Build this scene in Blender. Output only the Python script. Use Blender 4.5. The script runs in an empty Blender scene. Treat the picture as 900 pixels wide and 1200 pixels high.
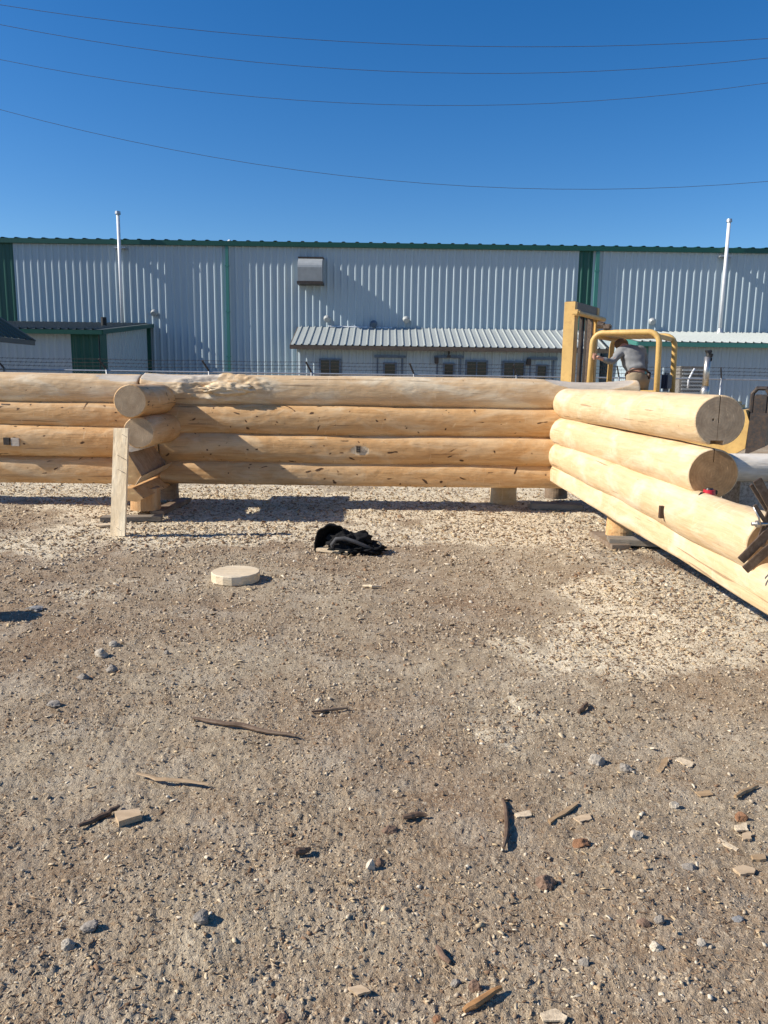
import bpy, bmesh, math, random
import numpy as np
from mathutils import Vector, Matrix, noise
R=math.radians; rnd=random.Random(7)
S=bpy.context.scene
# ---------------------------------------------------------------- camera maths
F=900.0; PIT=R(9.77); ROLL=R(0.8); CAM=Vector((0,0,1.55))
fw=Vector((0,math.cos(PIT),-math.sin(PIT))); r0=Vector((1,0,0)); u0=Vector((0,math.sin(PIT),math.cos(PIT)))
rt=r0*math.cos(ROLL)+u0*math.sin(ROLL); up=u0*math.cos(ROLL)-r0*math.sin(ROLL)
def ray(px,py): return fw*F+rt*(px-450)-up*(py-600)
def P(px,py,Y):
    d=ray(px,py); return CAM+d*(Y/d.y)
def PG(px,py,z=0.0):
    d=ray(px,py); return CAM+d*((z-CAM.z)/d.z)
# ---------------------------------------------------------------- materials
def nt(name):
    m=bpy.data.materials.new(name); m.use_nodes=True; t=m.node_tree; b=t.nodes['Principled BSDF']
    return m,t,b
def N(t,k,**kw):
    n=t.nodes.new(k)
    for a,v in kw.items():
        if a in n.inputs: n.inputs[a].default_value=v
        else: setattr(n,a,v)
    return n
def L(t,a,b): t.links.new(a,b)
def ramp(t,fac,stops,interp='LINEAR'):
    r=t.nodes.new('ShaderNodeValToRGB'); r.color_ramp.interpolation=interp
    e=r.color_ramp.elements
    while len(e)<len(stops): e.new(.5)
    for i,(p,c) in enumerate(stops):
        e[i].position=p; e[i].color=(*c,1) if len(c)==3 else c
    L(t,fac,r.inputs[0]); return r.outputs[0]
def g(v): return (v,v,v)
def mixc(t,fac,a,b,mode='MIX'):
    m=t.nodes.new('ShaderNodeMix'); m.data_type='RGBA'; m.blend_type=mode
    for s,v in ((m.inputs[0],fac),(m.inputs[6],a),(m.inputs[7],b)):
        if hasattr(v,'is_linked'): L(t,v,s)
        else: s.default_value=(*v,1) if isinstance(v,tuple) else v
    return m.outputs[2]
def coords(t,scale=(1,1,1),rand=True,loc=(0,0,0)):
    tc=N(t,'ShaderNodeTexCoord'); src=tc.outputs['Object']
    if rand:
        oi=N(t,'ShaderNodeObjectInfo'); mu=N(t,'ShaderNodeMath',operation='MULTIPLY'); L(t,oi.outputs['Random'],mu.inputs[0]); mu.inputs[1].default_value=37.
        ad=N(t,'ShaderNodeVectorMath',operation='ADD'); L(t,src,ad.inputs[0]); L(t,mu.outputs[0],ad.inputs[1]); src=ad.outputs[0]
    mp=N(t,'ShaderNodeMapping'); mp.inputs['Scale'].default_value=scale; mp.inputs['Location'].default_value=loc; L(t,src,mp.inputs[0]); return mp.outputs[0]
def noi(t,vec,scale=5,detail=4,rough=.55,dist=0):
    n=N(t,'ShaderNodeTexNoise'); n.inputs['Scale'].default_value=scale; n.inputs['Detail'].default_value=detail; n.inputs['Roughness'].default_value=rough; n.inputs['Distortion'].default_value=dist
    L(t,vec,n.inputs['Vector']); return n.outputs[0]
def bump(t,b,h,strength=.3,dist=.01):
    bn=N(t,'ShaderNodeBump'); bn.inputs['Strength'].default_value=strength; bn.inputs['Distance'].default_value=dist
    L(t,h,bn.inputs['Height']); L(t,bn.outputs[0],b.inputs['Normal'])
def simple(name,col,rough=.6,var=.25,scale=6,metal=0,bmp=.15,dirt=None,dirtamt=.5,spec=.5):
    m,t,b=nt(name); v=coords(t); n=noi(t,v,scale,6)
    c=ramp(t,n,[(.3,tuple(x*(1-var) for x in col)),(.7,tuple(min(1,x*(1+var)) for x in col))])
    if dirt:
        n2=noi(t,v,scale*2.7,8,.7); f=ramp(t,n2,[(.5-.12*dirtamt,g(0)),(.75-.2*dirtamt,g(1))]); c=mixc(t,f,c,dirt)
    L(t,c,b.inputs['Base Color']); b.inputs['Roughness'].default_value=rough; b.inputs['Metallic'].default_value=metal
    b.inputs['Specular IOR Level'].default_value=spec
    bump(t,b,noi(t,v,scale*8,4),bmp,.005); return m
def wood(name,A,B,pale,knots=True,xs=1.0,grey=0.0,kn=.5,ax='X'):
    m,t,b=nt(name); v=coords(t)
    def mp(s):
        if ax=='Z': s=(s[1],s[2],s[0])
        q=N(t,'ShaderNodeMapping'); q.inputs['Scale'].default_value=s; L(t,v,q.inputs[0]); return q.outputs[0]
    n=noi(t,mp((1.0*xs,16,16)),1.6,6,.6,.6); c=ramp(t,n,[(.3,A),(.68,B)])
    bl=noi(t,mp((1.1,3.2,3.2)),1.3,5,.6,1.); f=ramp(t,bl,[(.47,g(0)),(.66,g(.85))]); c=mixc(t,f,c,pale)
    st=noi(t,mp((2.2,1.6,1.6)),2.1,6,.65,.8); f=ramp(t,st,[(.55,g(0)),(.75,g(.25))]); c=mixc(t,f,c,tuple(x*y for x,y in zip(A,(.62,.60,.62))))
    fine=noi(t,mp((3.0,70,70)),2.0,3,.6); c=mixc(t,.22,c,ramp(t,fine,[(.3,g(.35)),(.7,g(1))]),'MULTIPLY')
    h=fine
    if knots:
        vo=N(t,'ShaderNodeTexVoronoi'); vo.inputs['Scale'].default_value=1.0; wn=N(t,'ShaderNodeTexNoise'); wn.inputs['Scale'].default_value=1.7; wn.inputs['Detail'].default_value=2; L(t,v,wn.inputs['Vector']); wa=N(t,'ShaderNodeVectorMath',operation='SCALE'); L(t,wn.outputs['Color'],wa.inputs[0]); wa.inputs[3].default_value=9.; wb=N(t,'ShaderNodeVectorMath',operation='ADD'); L(t,mp((6.2,15,15)),wb.inputs[0]); L(t,wa.outputs[0],wb.inputs[1]); L(t,wb.outputs[0],vo.inputs['Vector'])
        wob=noi(t,mp((9,14,14)),3,3); sm=N(t,'ShaderNodeMath',operation='MULTIPLY_ADD'); L(t,wob,sm.inputs[0]); sm.inputs[1].default_value=.24; L(t,vo.outputs['Distance'],sm.inputs[2])
        sep=N(t,'ShaderNodeSeparateColor'); L(t,vo.outputs['Color'],sep.inputs[0])
        th=N(t,'ShaderNodeMath',operation='MULTIPLY_ADD'); L(t,sep.outputs[0],th.inputs[0]); th.inputs[1].default_value=.24*kn*2; th.inputs[2].default_value=.055
        df=N(t,'ShaderNodeMath',operation='SUBTRACT'); L(t,th.outputs[0],df.inputs[0]); L(t,sm.outputs[0],df.inputs[1])
        k=ramp(t,df.outputs[0],[(0,g(0)),(.05,g(.93))]); k2=ramp(t,df.outputs[0],[(0,g(0)),(.02,g(0))])
        ad=N(t,'ShaderNodeMath',operation='ADD'); L(t,df.outputs[0],ad.inputs[0]); ad.inputs[1].default_value=.07
        halo=ramp(t,ad.outputs[0],[(0,g(0)),(.08,g(.45))]); c=mixc(t,halo,c,tuple(x*.6 for x in A)); c=mixc(t,k,c,(.055,.026,.014))
        # thin drying checks
        ck=noi(t,mp((.55,22,22)),1.3,2,.5,.25); f=ramp(t,ck,[(.69,g(0)),(.71,g(.6))]); c=mixc(t,f,c,(.16,.085,.04))
        sc=noi(t,mp((14,3,3)),1.2,4,.6,2.5); f=ramp(t,sc,[(.63,g(0)),(.70,g(.5))]); c=mixc(t,f,c,pale)
    if grey: c=mixc(t,grey,c,(.24,.22,.20))
    hs=N(t,'ShaderNodeMath',operation='MULTIPLY_ADD'); L(t,bl,hs.inputs[0]); hs.inputs[1].default_value=3.0; L(t,h,hs.inputs[2])
    L(t,c,b.inputs['Base Color']); b.inputs['Roughness'].default_value=.62; b.inputs['Specular IOR Level'].default_value=.3
    fa=noi(t,mp((5,9,9)),1.5,2,.4); hs2=N(t,'ShaderNodeMath',operation='MULTIPLY_ADD'); L(t,fa,hs2.inputs[0]); hs2.inputs[1].default_value=3.5; L(t,hs.outputs[0],hs2.inputs[2]); bump(t,b,hs2.outputs[0],.45,.007); return m
def endgrain(name,A,B,axis='X'):
    m,t,b=nt(name); v=coords(t,rand=False)
    nz=noi(t,v,9,5); 
    w=N(t,'ShaderNodeTexWave',wave_type='RINGS',rings_direction=axis); w.inputs['Scale'].default_value=17; w.inputs['Distortion'].default_value=5.5; w.inputs['Detail'].default_value=3; w.inputs['Detail Scale'].default_value=1.2
    L(t,v,w.inputs['Vector'])
    c=ramp(t,nz,[(.32,A),(.66,B)]); c=mixc(t,.16,c,ramp(t,w.outputs[0],[(.1,g(.45)),(.8,g(1))]),'MULTIPLY')
    q=N(t,'ShaderNodeMapping'); q.inputs['Scale'].default_value=(5,40,9); q.inputs['Rotation'].default_value=(R(38),0,0); L(t,v,q.inputs[0])
    s=noi(t,q.outputs[0],1.6,4,.7); c=mixc(t,ramp(t,s,[(.6,g(0)),(.68,g(.4))]),c,tuple(min(1,x*1.9) for x in B))
    L(t,c,b.inputs['Base Color']); b.inputs['Roughness'].default_value=.85; bump(t,b,nz,.4,.01); return m
M={}
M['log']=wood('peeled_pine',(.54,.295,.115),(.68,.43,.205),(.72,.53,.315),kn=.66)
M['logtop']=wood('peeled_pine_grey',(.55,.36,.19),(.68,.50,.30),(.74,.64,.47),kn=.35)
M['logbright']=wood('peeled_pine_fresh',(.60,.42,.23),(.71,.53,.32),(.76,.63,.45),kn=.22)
M['saddle']=wood('sawn_saddle',(.50,.42,.33),(.60,.52,.42),(.60,.55,.48),knots=False)
M['board']=wood('sawn_board',(.46,.33,.20),(.60,.45,.29),(.62,.50,.36),knots=True,kn=.2)
M['upboard']=wood('upright_board_wood',(.66,.52,.34),(.80,.66,.46),(.82,.72,.54),kn=.15,ax='Z')
M['stumpw']=wood('stump_side',(.42,.22,.09),(.58,.36,.17),(.6,.42,.24),kn=.3,ax='Z')
M['weath']=wood('weathered_wood',(.16,.11,.075),(.27,.20,.14),(.30,.25,.20),knots=False)
M['plankgrey']=wood('grey_plank',(.17,.145,.115),(.28,.24,.19),(.32,.29,.25),knots=False)
M['orangew']=wood('orange_offcut',(.33,.16,.06),(.47,.26,.11),(.50,.31,.16),knots=False)
M['endgrey']=endgrain('end_grain_grey',(.25,.18,.115),(.46,.35,.235))
M['endbrown']=endgrain('end_grain_brown',(.25,.135,.055),(.44,.26,.12))
M['endtan']=endgrain('end_grain_tan',(.34,.235,.14),(.50,.37,.235))
M['disc']=wood('fresh_slice',(.66,.52,.34),(.74,.62,.44),(.78,.68,.52),knots=False)
M['whitelog']=wood('white_peeled_log',(.66,.58,.47),(.78,.72,.62),(.82,.77,.69),knots=False)
M['pale']=simple('pale_wood',(.66,.53,.36),.8,.16,20,dirt=(.42,.33,.22),bmp=.4)
def siding(name,col,rough=.45):
    m,t,b=nt(name); v=coords(t,rand=False)
    def mp(s):
        q=N(t,'ShaderNodeMapping'); q.inputs['Scale'].default_value=s; L(t,v,q.inputs[0]); return q.outputs[0]
    c=ramp(t,noi(t,mp((.35,.35,.12)),1,5),[(.3,tuple(x*.93 for x in col)),(.7,col)])
    f=ramp(t,noi(t,mp((7,7,.25)),1,6,.7),[(.56,g(0)),(.8,g(.35))]); c=mixc(t,f,c,tuple(x*.62 for x in col))
    L(t,c,b.inputs['Base Color']); b.inputs['Roughness'].default_value=rough; b.inputs['Specular IOR Level'].default_value=.45
    bump(t,b,noi(t,mp((1,1,.6)),2.2,3),.25,.02); return m
M['siding']=siding('white_siding',(.37,.455,.50)); M['green']=siding('green_siding',(.008,.075,.055),.4)
M['teal']=siding('teal_trim',(.05,.20,.17),.4)
M['roofgrey']=siding('grey_roof',(.36,.39,.38),.45); M['roofgreen']=siding('dark_green_roof',(.016,.038,.034),.5)
M['roofdk']=siding('low_roof',(.07,.085,.085),.5)
M['brown']=simple('brown_trim',(.10,.075,.055),.6); M['trimblue']=simple('slate_trim',(.09,.13,.18),.6)
M['galv']=simple('galvanised',(.42,.44,.46),.42,.12,8,.6); M['whitepipe']=simple('white_pipe',(.68,.70,.72),.4,.06,5)
M['dark']=simple('dark_metal',(.035,.03,.028),.5,.3,9,dirt=(.08,.05,.03)); M['black']=simple('black_rubber',(.015,.015,.015),.7)
def glassm():
    m,t,b=nt('window_glass'); b.inputs['Base Color'].default_value=(.02,.022,.025,1); b.inputs['Roughness'].default_value=.12; b.inputs['Specular IOR Level'].default_value=.5
    n=noi(t,coords(t),1.4,2); bump(t,b,n,.08,.02); return m
M['glass']=glassm()
M['yellow']=simple('forklift_yellow',(.58,.375,.125),.5,.12,4,dirt=(.45,.27,.09),dirtamt=.1)
M['rust']=simple('brown_steel',(.095,.062,.042),.5,.3,14,.3,dirt=(.16,.12,.09)); M['steel']=simple('bright_steel',(.45,.43,.40),.35,.2,30,.8)
M['unit']=simple('unit_tan',(.20,.19,.17),.7,.15,8,dirt=(.12,.10,.08))
M['hood']=simple('vent_hood',(.36,.38,.38),.5,.1,4,.2)
M['cloth']=simple('black_cloth',(.014,.014,.015),.95,.4,14,bmp=.5,spec=.1); M['clothgrey']=simple('lining_cloth',(.075,.075,.078),.9,.3,18,spec=.1)
M['shirt']=simple('grey_shirt',(.21,.215,.22),.9,.15,10,bmp=.4,spec=.1); M['khaki']=simple('khaki_trousers',(.30,.235,.155),.9,.15,8,bmp=.4,spec=.1)
M['skin']=simple('skin',(.50,.26,.18),.55,.08,20); M['capbrown']=simple('brown_cap',(.12,.07,.035),.8)
M['belt']=simple('belt_leather',(.05,.025,.015),.6); M['navy']=simple('navy_vinyl',(.015,.022,.05),.5)
M['boot']=simple('boot_leather',(.12,.075,.045),.8)
M['red']=simple('red_plastic',(.45,.015,.03),.3,.1,5,bmp=0); M['blackpl']=simple('black_plastic',(.02,.02,.02),.35,bmp=0)
M['wire']=simple('wire_grey',(.06,.07,.09),.6)
M['conc']=simple('grey_weathered_timber',(.42,.38,.33),.9,.2,14,dirt=(.16,.14,.12),bmp=.4)
for nm,c in dict(grey=(.25,.22,.185),pale=(.40,.35,.28),blue=(.21,.21,.21),brown=(.19,.12,.08),rust=(.24,.12,.06),white=(.52,.45,.35)).items():
    M['stone_'+nm]=simple('stone_'+nm,c,.9,.3,40,bmp=.5)
M['barkdark']=wood('dark_bark',(.09,.055,.035),(.18,.12,.08),(.22,.17,.12),knots=False); M['stick']=wood('dry_stick',(.30,.19,.10),(.46,.32,.18),(.52,.40,.26),knots=False)
# ---------------------------------------------------------------- object helpers
COL=S.collection
def rootloc(p):
    return p['_o'] if p is not None else None
OR={}
def mesh(name,V,Fc,mats,parent=None,loc=None,smooth=False,mi=None):
    """V in world coordinates. Parts are stored relative to their thing's base."""
    if parent is not None: o0=OR[parent.name]
    else: o0=Vector(loc) if loc is not None else Vector((0,0,0))
    me=bpy.data.meshes.new(name); me.from_pydata([tuple(Vector(v)-o0) for v in V],[],Fc)
    for m in (mats if isinstance(mats,list) else [mats]): me.materials.append(m)
    if mi is not None: me.polygons.foreach_set('material_index',mi)
    if smooth: me.polygons.foreach_set('use_smooth',[True]*len(me.polygons))
    me.update(); bm=bmesh.new(); bm.from_mesh(me); bmesh.ops.recalc_face_normals(bm,faces=bm.faces); bm.to_mesh(me); bm.free()
    o=bpy.data.objects.new(name,me); COL.objects.link(o)
    if parent is not None: o.parent=parent
    else: o.location=o0
    OR[o.name]=o0.copy(); return o
def tag(o,label=None,cat=None,group=None,kind=None):
    if label: o['label']=label
    if cat: o['category']=cat
    if group: o['group']=group
    if kind: o['kind']=kind
    return o
def thing(name,label,cat,loc,group=None):
    o=bpy.data.objects.new(name,None); o.empty_display_size=.1; COL.objects.link(o); o.location=loc; OR[o.name]=Vector(loc)
    return tag(o,label,cat,group)
class MB:
    def __init__(s): s.v=[]; s.f=[]; s.m=[]
    def add(s,V,Fc,mi=0):
        k=len(s.v); s.v+= [Vector(v) for v in V]; s.f+=[tuple(i+k for i in f) for f in Fc]; s.m+=[mi]*len(Fc); return s
    def box(s,c,size,ax=None,mi=0,bev=0):
        c=Vector(c); ax=ax or (Vector((1,0,0)),Vector((0,1,0)),Vector((0,0,1))); h=[x/2 for x in size]
        if bev<=0:
            V=[c+ax[0]*(h[0]*i)+ax[1]*(h[1]*j)+ax[2]*(h[2]*k) for i in(-1,1) for j in(-1,1) for k in(-1,1)]
            return s.add(V,[(0,1,3,2),(4,6,7,5),(0,4,5,1),(2,3,7,6),(0,2,6,4),(1,5,7,3)],mi)
        bm=bmesh.new(); bmesh.ops.create_cube(bm,size=1); bmesh.ops.scale(bm,vec=size,verts=bm.verts)
        bmesh.ops.bevel(bm,geom=bm.edges[:],offset=bev,segments=2,affect='EDGES'); bm.verts.ensure_lookup_table()
        V=[c+ax[0]*v.co.x+ax[1]*v.co.y+ax[2]*v.co.z for v in bm.verts]; Fc=[tuple(v.index for v in f.verts) for f in bm.faces]; bm.free()
        return s.add(V,Fc,mi)
    def bar(s,a,b,w,h,upv=Vector((0,0,1)),mi=0,bev=0):
        a=Vector(a); b=Vector(b); d=b-a; l=d.length; x=d/l; y=upv.cross(x)
        if y.length<1e-4: y=Vector((0,1,0)).cross(x)
        y.normalize(); z=x.cross(y); return s.box((a+b)/2,(l,w,h),(x,y,z),mi,bev)
    def tube(s,pts,r,seg=10,mi=0,cap=True):
        pts=[Vector(p) for p in pts]; rs=r if isinstance(r,(list,tuple)) else [r]*len(pts); V=[];Fc=[]
        d0=(pts[1]-pts[0]).normalized(); n=d0.cross(Vector((0,0,1)))
        if n.length<1e-3: n=d0.cross(Vector((1,0,0)))
        n.normalize()
        for i,p in enumerate(pts):
            d=(pts[min(i+1,len(pts)-1)]-pts[max(i-1,0)]).normalized(); n=(n-d*n.dot(d)).normalized(); b=d.cross(n)
            for k in range(seg):
                a=2*math.pi*k/seg; V.append(p+n*(math.cos(a)*rs[i])+b*(math.sin(a)*rs[i]))
        for i in range(len(pts)-1):
            for k in range(seg):
                Fc.append((i*seg+k,i*seg+(k+1)%seg,(i+1)*seg+(k+1)%seg,(i+1)*seg+k))
        if cap: Fc.append(tuple(range(seg))[::-1]); Fc.append(tuple((len(pts)-1)*seg+k for k in range(seg)))
        return s.add(V,Fc,mi)
    def prism(s,poly,vec,mi=0,mi_cap=None):
        n=len(poly); V=[Vector(p) for p in poly]+[Vector(p)+Vector(vec) for p in poly]
        s.add(V,[(i,(i+1)%n,n+(i+1)%n,n+i) for i in range(n)],mi)
        k=len(s.v)-2*n; s.f+=[tuple(k+i for i in range(n))[::-1],tuple(k+n+i for i in range(n))]; s.m+=[mi if mi_cap is None else mi_cap]*2; return s
    def ribbed(s,O,A,Nn,E,length,pitch=.305,h=.042,w0=.074,w1=.024,mi=0,thick=0):
        O=Vector(O);A=Vector(A);Nn=Vector(Nn);E=Vector(E); pr=[(0,0)]; x=pitch/2
        while x+w0<length:
            pr+=[(x-w0,0),(x-w1,h),(x+w1,h),(x+w0,0)]; x+=pitch
        pr.append((length,0)); V=[]
        for a,n in pr: V.append(O+A*a+Nn*n)
        for a,n in pr: V.append(O+A*a+Nn*n+E)
        k=len(pr); return s.add(V,[(i,i+1,k+i+1,k+i) for i in range(k-1)],mi)
    def part(s,name,mats,parent,smooth=False): return mesh(name,s.v,s.f,mats,parent,None,smooth,s.m if isinstance(mats,list) else None)
    def top(s,name,mats,label,cat,loc=None,group=None,smooth=False):
        if loc is None:
            xs=[v.x for v in s.v]; ys=[v.y for v in s.v]; loc=((min(xs)+max(xs))/2,(min(ys)+max(ys))/2,min(v.z for v in s.v))
        o=mesh(name,s.v,s.f,mats,None,loc,smooth,s.m if isinstance(mats,list) else None); return tag(o,label,cat,group)
def nz(x,y=0,z=0): return noise.noise(Vector((x,y,z)))
# ---------------------------------------------------------------- ground
def smooth01(a,b,x):
    t=max(0,min(1,(x-a)/(b-a))); return t*t*(3-2*t)
def sawmask(x,y):
    n=noise.fractal(Vector((x*.8,y*.55,3.1)),1.1,2,4)*.62+noise.noise(Vector((x*4.3,y*3.3,8)))*.16+noise.noise(Vector((x*11,y*9,2)))*.12+.5
    near=math.exp(-((y-9.9)/2.3)**2)*1.2; near=max(near,.98*math.exp(-((y-7.7)/1.1)**2))
    rgt=(smooth01(-.6,3.0,x+.1*(y-4))*smooth01(1.2,3.0,y)*(1-smooth01(9,12,y)))*.88
    rw=math.exp(-((x-1.5)/.9)**2)*smooth01(4.6,6.6,y)*(1-smooth01(9,10,y))*.72
    lf=.28*smooth01(1.2,2.,y)*(1-smooth01(6,8,y))*(1-smooth01(-.9,.4,x))
    base=max(near,rgt,rw,lf)
    return max(0,min(1,(n-(.92-.78*base))*2.0))*(1 if y<16 else max(0,1-(y-16)/6))
def H(x,y):
    r=math.hypot(x,y)
    if r>40: return 0.
    f=1-smooth01(20,40,r)
    v=noise.noise(Vector((x*.8,y*.8,1)))*.014+noise.noise(Vector((x*3.1,y*3.1,2)))*.011+noise.noise(Vector((x*9,y*9,5)))*.009
    if r<14:
        v+=noise.noise(Vector((x*27,y*27,7)))*.0048
        a=noise.noise(Vector((x*67,y*67,9))); v+=max(0,a)*.011+min(0,a)*.004
    return v*f
def ground():
    th=[]; a=-math.pi
    front=R(46)
    for i in range(60): th.append(-math.pi+(math.pi-front)*i/60)
    for i in range(620): th.append(-front+2*front*i/620)
    for i in range(60): th.append(front+(math.pi-front)*i/60)
    rs=[0.6]
    while rs[-1]<14: rs.append(rs[-1]*1.0058)
    while rs[-1]<4000: rs.append(rs[-1]*1.08)
    nT=len(th); V=[(0,0,0)]; sw=[0.]
    for r in rs:
        for a in th:
            x=r*math.sin(a); y=r*math.cos(a); fr=abs(a)<=front
            z=H(x,y) if fr else (H(x,y) if r<30 else 0)
            V.append((x,y,z)); sw.append(sawmask(x,y) if (r<25) else 0.)
    V=np.array(V,dtype=np.float32); nR=len(rs)
    i=np.arange(nR-1)[:,None]; j=np.arange(nT)[None,:]; j2=(j+1)%nT
    q=np.stack([1+i*nT+j,1+(i+1)*nT+j,1+(i+1)*nT+j2,1+i*nT+j2],-1).reshape(-1,4)
    tri=np.array([(0,1+k,1+(k+1)%nT) for k in range(nT)])
    me=bpy.data.meshes.new('ground'); nq=len(q); n3=len(tri)
    me.vertices.add(len(V)); me.vertices.foreach_set('co',V.ravel())
    me.loops.add(nq*4+n3*3); me.loops.foreach_set('vertex_index',np.concatenate([q.ravel(),tri.ravel()]).astype(np.int32))
    me.polygons.add(nq+n3); st=np.concatenate([np.arange(nq)*4,nq*4+np.arange(n3)*3]).astype(np.int32)
    me.polygons.foreach_set('loop_start',st); me.polygons.foreach_set('use_smooth',np.ones(nq+n3,dtype=bool))
    me.update(calc_edges=True); me.validate()
    at=me.attributes.new('saw','FLOAT','POINT'); at.data.foreach_set('value',np.array(sw,dtype=np.float32))
    o=bpy.data.objects.new('ground',me); COL.objects.link(o); o['kind']='structure'
    if me.polygons[0].normal.z<0: me.flip_normals()
    m,t,b=nt('dirt_ground'); v=coords(t,rand=False)
    big=noi(t,v,.55,6,.6); mid=noi(t,v,7,6,.65); fin=noi(t,v,60,4,.7)
    c=ramp(t,mid,[(.3,(.30,.225,.145)),(.5,(.42,.34,.235)),(.72,(.53,.445,.32))])
    c=mixc(t,ramp(t,big,[(.42,g(0)),(.62,g(.8))]),c,(.25,.155,.09)); c=mixc(t,ramp(t,noi(t,v,2.3,6,.65),[(.5,g(0)),(.64,g(.55))]),c,(.50,.43,.33))
    c=mixc(t,.45,c,ramp(t,fin,[(.3,g(.5)),(.55,g(1.0))]),'MULTIPLY')
    vo=N(t,'ShaderNodeTexVoronoi'); vo.inputs['Scale'].default_value=75; L(t,v,vo.inputs['Vector'])
    sp=N(t,'ShaderNodeSeparateColor'); L(t,vo.outputs['Color'],sp.inputs[0])
    peb=ramp(t,sp.outputs[0],[(0,(.20,.15,.10)),(.35,(.36,.29,.21)),(.7,(.46,.38,.28)),(.86,(.60,.51,.38)),(.95,(.24,.14,.08))],'CONSTANT')
    c=mixc(t,ramp(t,vo.outputs['Distance'],[(.25,g(.5)),(.55,g(0))]),c,peb)
    at=N(t,'ShaderNodeAttribute',attribute_name='saw')
    cn=noi(t,v,38,5,.75); mu=N(t,'ShaderNodeMath',operation='MULTIPLY_ADD'); L(t,cn,mu.inputs[0]); mu.inputs[1].default_value=1.3; 
    sb=N(t,'ShaderNodeMath',operation='SUBTRACT'); L(t,at.outputs['Fac'],sb.inputs[0]); sb.inputs[1].default_value=.52; L(t,sb.outputs[0],mu.inputs[2])
    fac=ramp(t,mu.outputs[0],[(.18,g(0)),(.55,g(.95))])
    sawc=ramp(t,noi(t,v,24,6,.7),[(.3,(.60,.50,.34)),(.65,(.82,.73,.56))])
    c=mixc(t,fac,c,sawc)
    L(t,c,b.inputs['Base Color']); b.inputs['Roughness'].default_value=.95; b.inputs['Specular IOR Level'].default_value=.15
    hh=N(t,'ShaderNodeMath',operation='ADD'); L(t,fin,hh.inputs[0]); L(t,noi(t,v,140,3,.7),hh.inputs[1])
    bump(t,b,hh.outputs[0],1.,.010); me.materials.append(m)
ground()
def scatter(name,n,kind,label,cat,seed,smin,smax,pal,mask=None,ymax=15,flat=.6,big=True,pw=4.2):
    g_=np.random.default_rng(seed); rr=random.Random(seed)
    if kind=='stone':
        bm=bmesh.new(); bmesh.ops.create_icosphere(bm,subdivisions=1,radius=.5) if big else bmesh.ops.create_cube(bm,size=.75); bv=np.array([v.co[:] for v in bm.verts]); bf=np.array([[v.index for v in f.verts] for f in bm.faces]); bm.free()
    else:
        bv=np.array([[i,j,k] for i in(-.5,0,.5) for j in(-.5,.5) for k in(-.5,.5)],float)
        bf=np.array([(0,1,3,2),(8,10,11,9),(0,4,5,1),(4,8,9,5),(2,3,7,6),(6,7,11,10),(0,2,6,4),(4,6,10,8),(1,5,7,3),(5,9,11,7)])
    pts=[]
    while len(pts)<n:
        y=math.exp(rr.uniform(math.log(1.25),math.log(ymax))); a=rr.uniform(-.62,.62); x=y*math.tan(a)
        cl=noise.noise(Vector((x*1.6,y*1.6,seed)))*.5+noise.noise(Vector((x*5,y*5,seed+3)))*.4+.5
        p=(cl if mask is None else mask(x,y,cl))*((.30+.70*smooth01(1.5,4.2,y)) if kind=='stone' else 1)
        if rr.random()<p: pts.append((x,y))
    V=np.zeros((n,len(bv),3),np.float32); cr=np.zeros((n,len(bv)),np.float32)
    for i,(x,y) in enumerate(pts):
        s=smin+(smax-smin)*rr.random()**pw; s*=max(.75,min(2.0,y/3.5))
        b=bv.copy()
        if kind=='stone':
            b=b*(1+g_.uniform(-.28,.28,(len(bv),1))); b=b*np.array([1,rr.uniform(.55,.95),rr.uniform(.4,.8)])*s; lift=s*.12
            til=.4
        elif kind=='chip':
            l=s*rr.uniform(.8,2.0); w=s*rr.uniform(.3,.9); tk=max(.0012,s*.09)
            c0=rr.uniform(-.35,.35)*s; b=b*np.array([l,w,tk]); mid=np.abs(bv[:,0])<.1; b[mid,2]+=c0*.6; b[mid,1]+=rr.uniform(-.3,.3)*w; til=.32; lift=tk*.6+s*.10
        else:
            l=s*rr.uniform(3,9); w=max(.0016,s*.16); b=b*np.array([l,w,w]); mid=np.abs(bv[:,0])<.1; b[mid,1]+=rr.uniform(-.12,.12)*l; til=.12; lift=s*.12
        e=Matrix.Rotation(rr.uniform(0,6.28),3,'Z')@Matrix.Rotation(rr.gauss(0,til),3,'X')@Matrix.Rotation(rr.gauss(0,til),3,'Y')
        b=b@np.array(e).T; b+=np.array([x,y,H(x,y)+lift]); V[i]=b; cr[i]=rr.random()
    nv=len(bv); Fi=(bf[None]+np.arange(n)[:,None,None]*nv).reshape(-1,bf.shape[1]); k=bf.shape[1]
    me=bpy.data.meshes.new(name); me.vertices.add(n*nv); me.vertices.foreach_set('co',V.ravel())
    me.loops.add(Fi.size); me.loops.foreach_set('vertex_index',Fi.ravel().astype(np.int32)); me.polygons.add(len(Fi)); me.polygons.foreach_set('loop_start',(np.arange(len(Fi))*k).astype(np.int32))
    me.update(calc_edges=True); me.validate()
    at=me.attributes.new('rnd','FLOAT','POINT'); at.data.foreach_set('value',cr.ravel())
    m,t,b=nt(name+'_mat'); a=N(t,'ShaderNodeAttribute',attribute_name='rnd')
    c=ramp(t,a.outputs['Fac'],pal,'CONSTANT'); nn=noi(t,coords(t,rand=False),130,3); c=mixc(t,.45,c,ramp(t,nn,[(.3,g(.6)),(.6,g(1))]),'MULTIPLY')
    L(t,c,b.inputs['Base Color']); b.inputs['Roughness'].default_value=.9; b.inputs['Specular IOR Level'].default_value=.2; me.materials.append(m)
    o=bpy.data.objects.new(name,me); COL.objects.link(o); tag(o,label,cat,None,'stuff')
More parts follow.
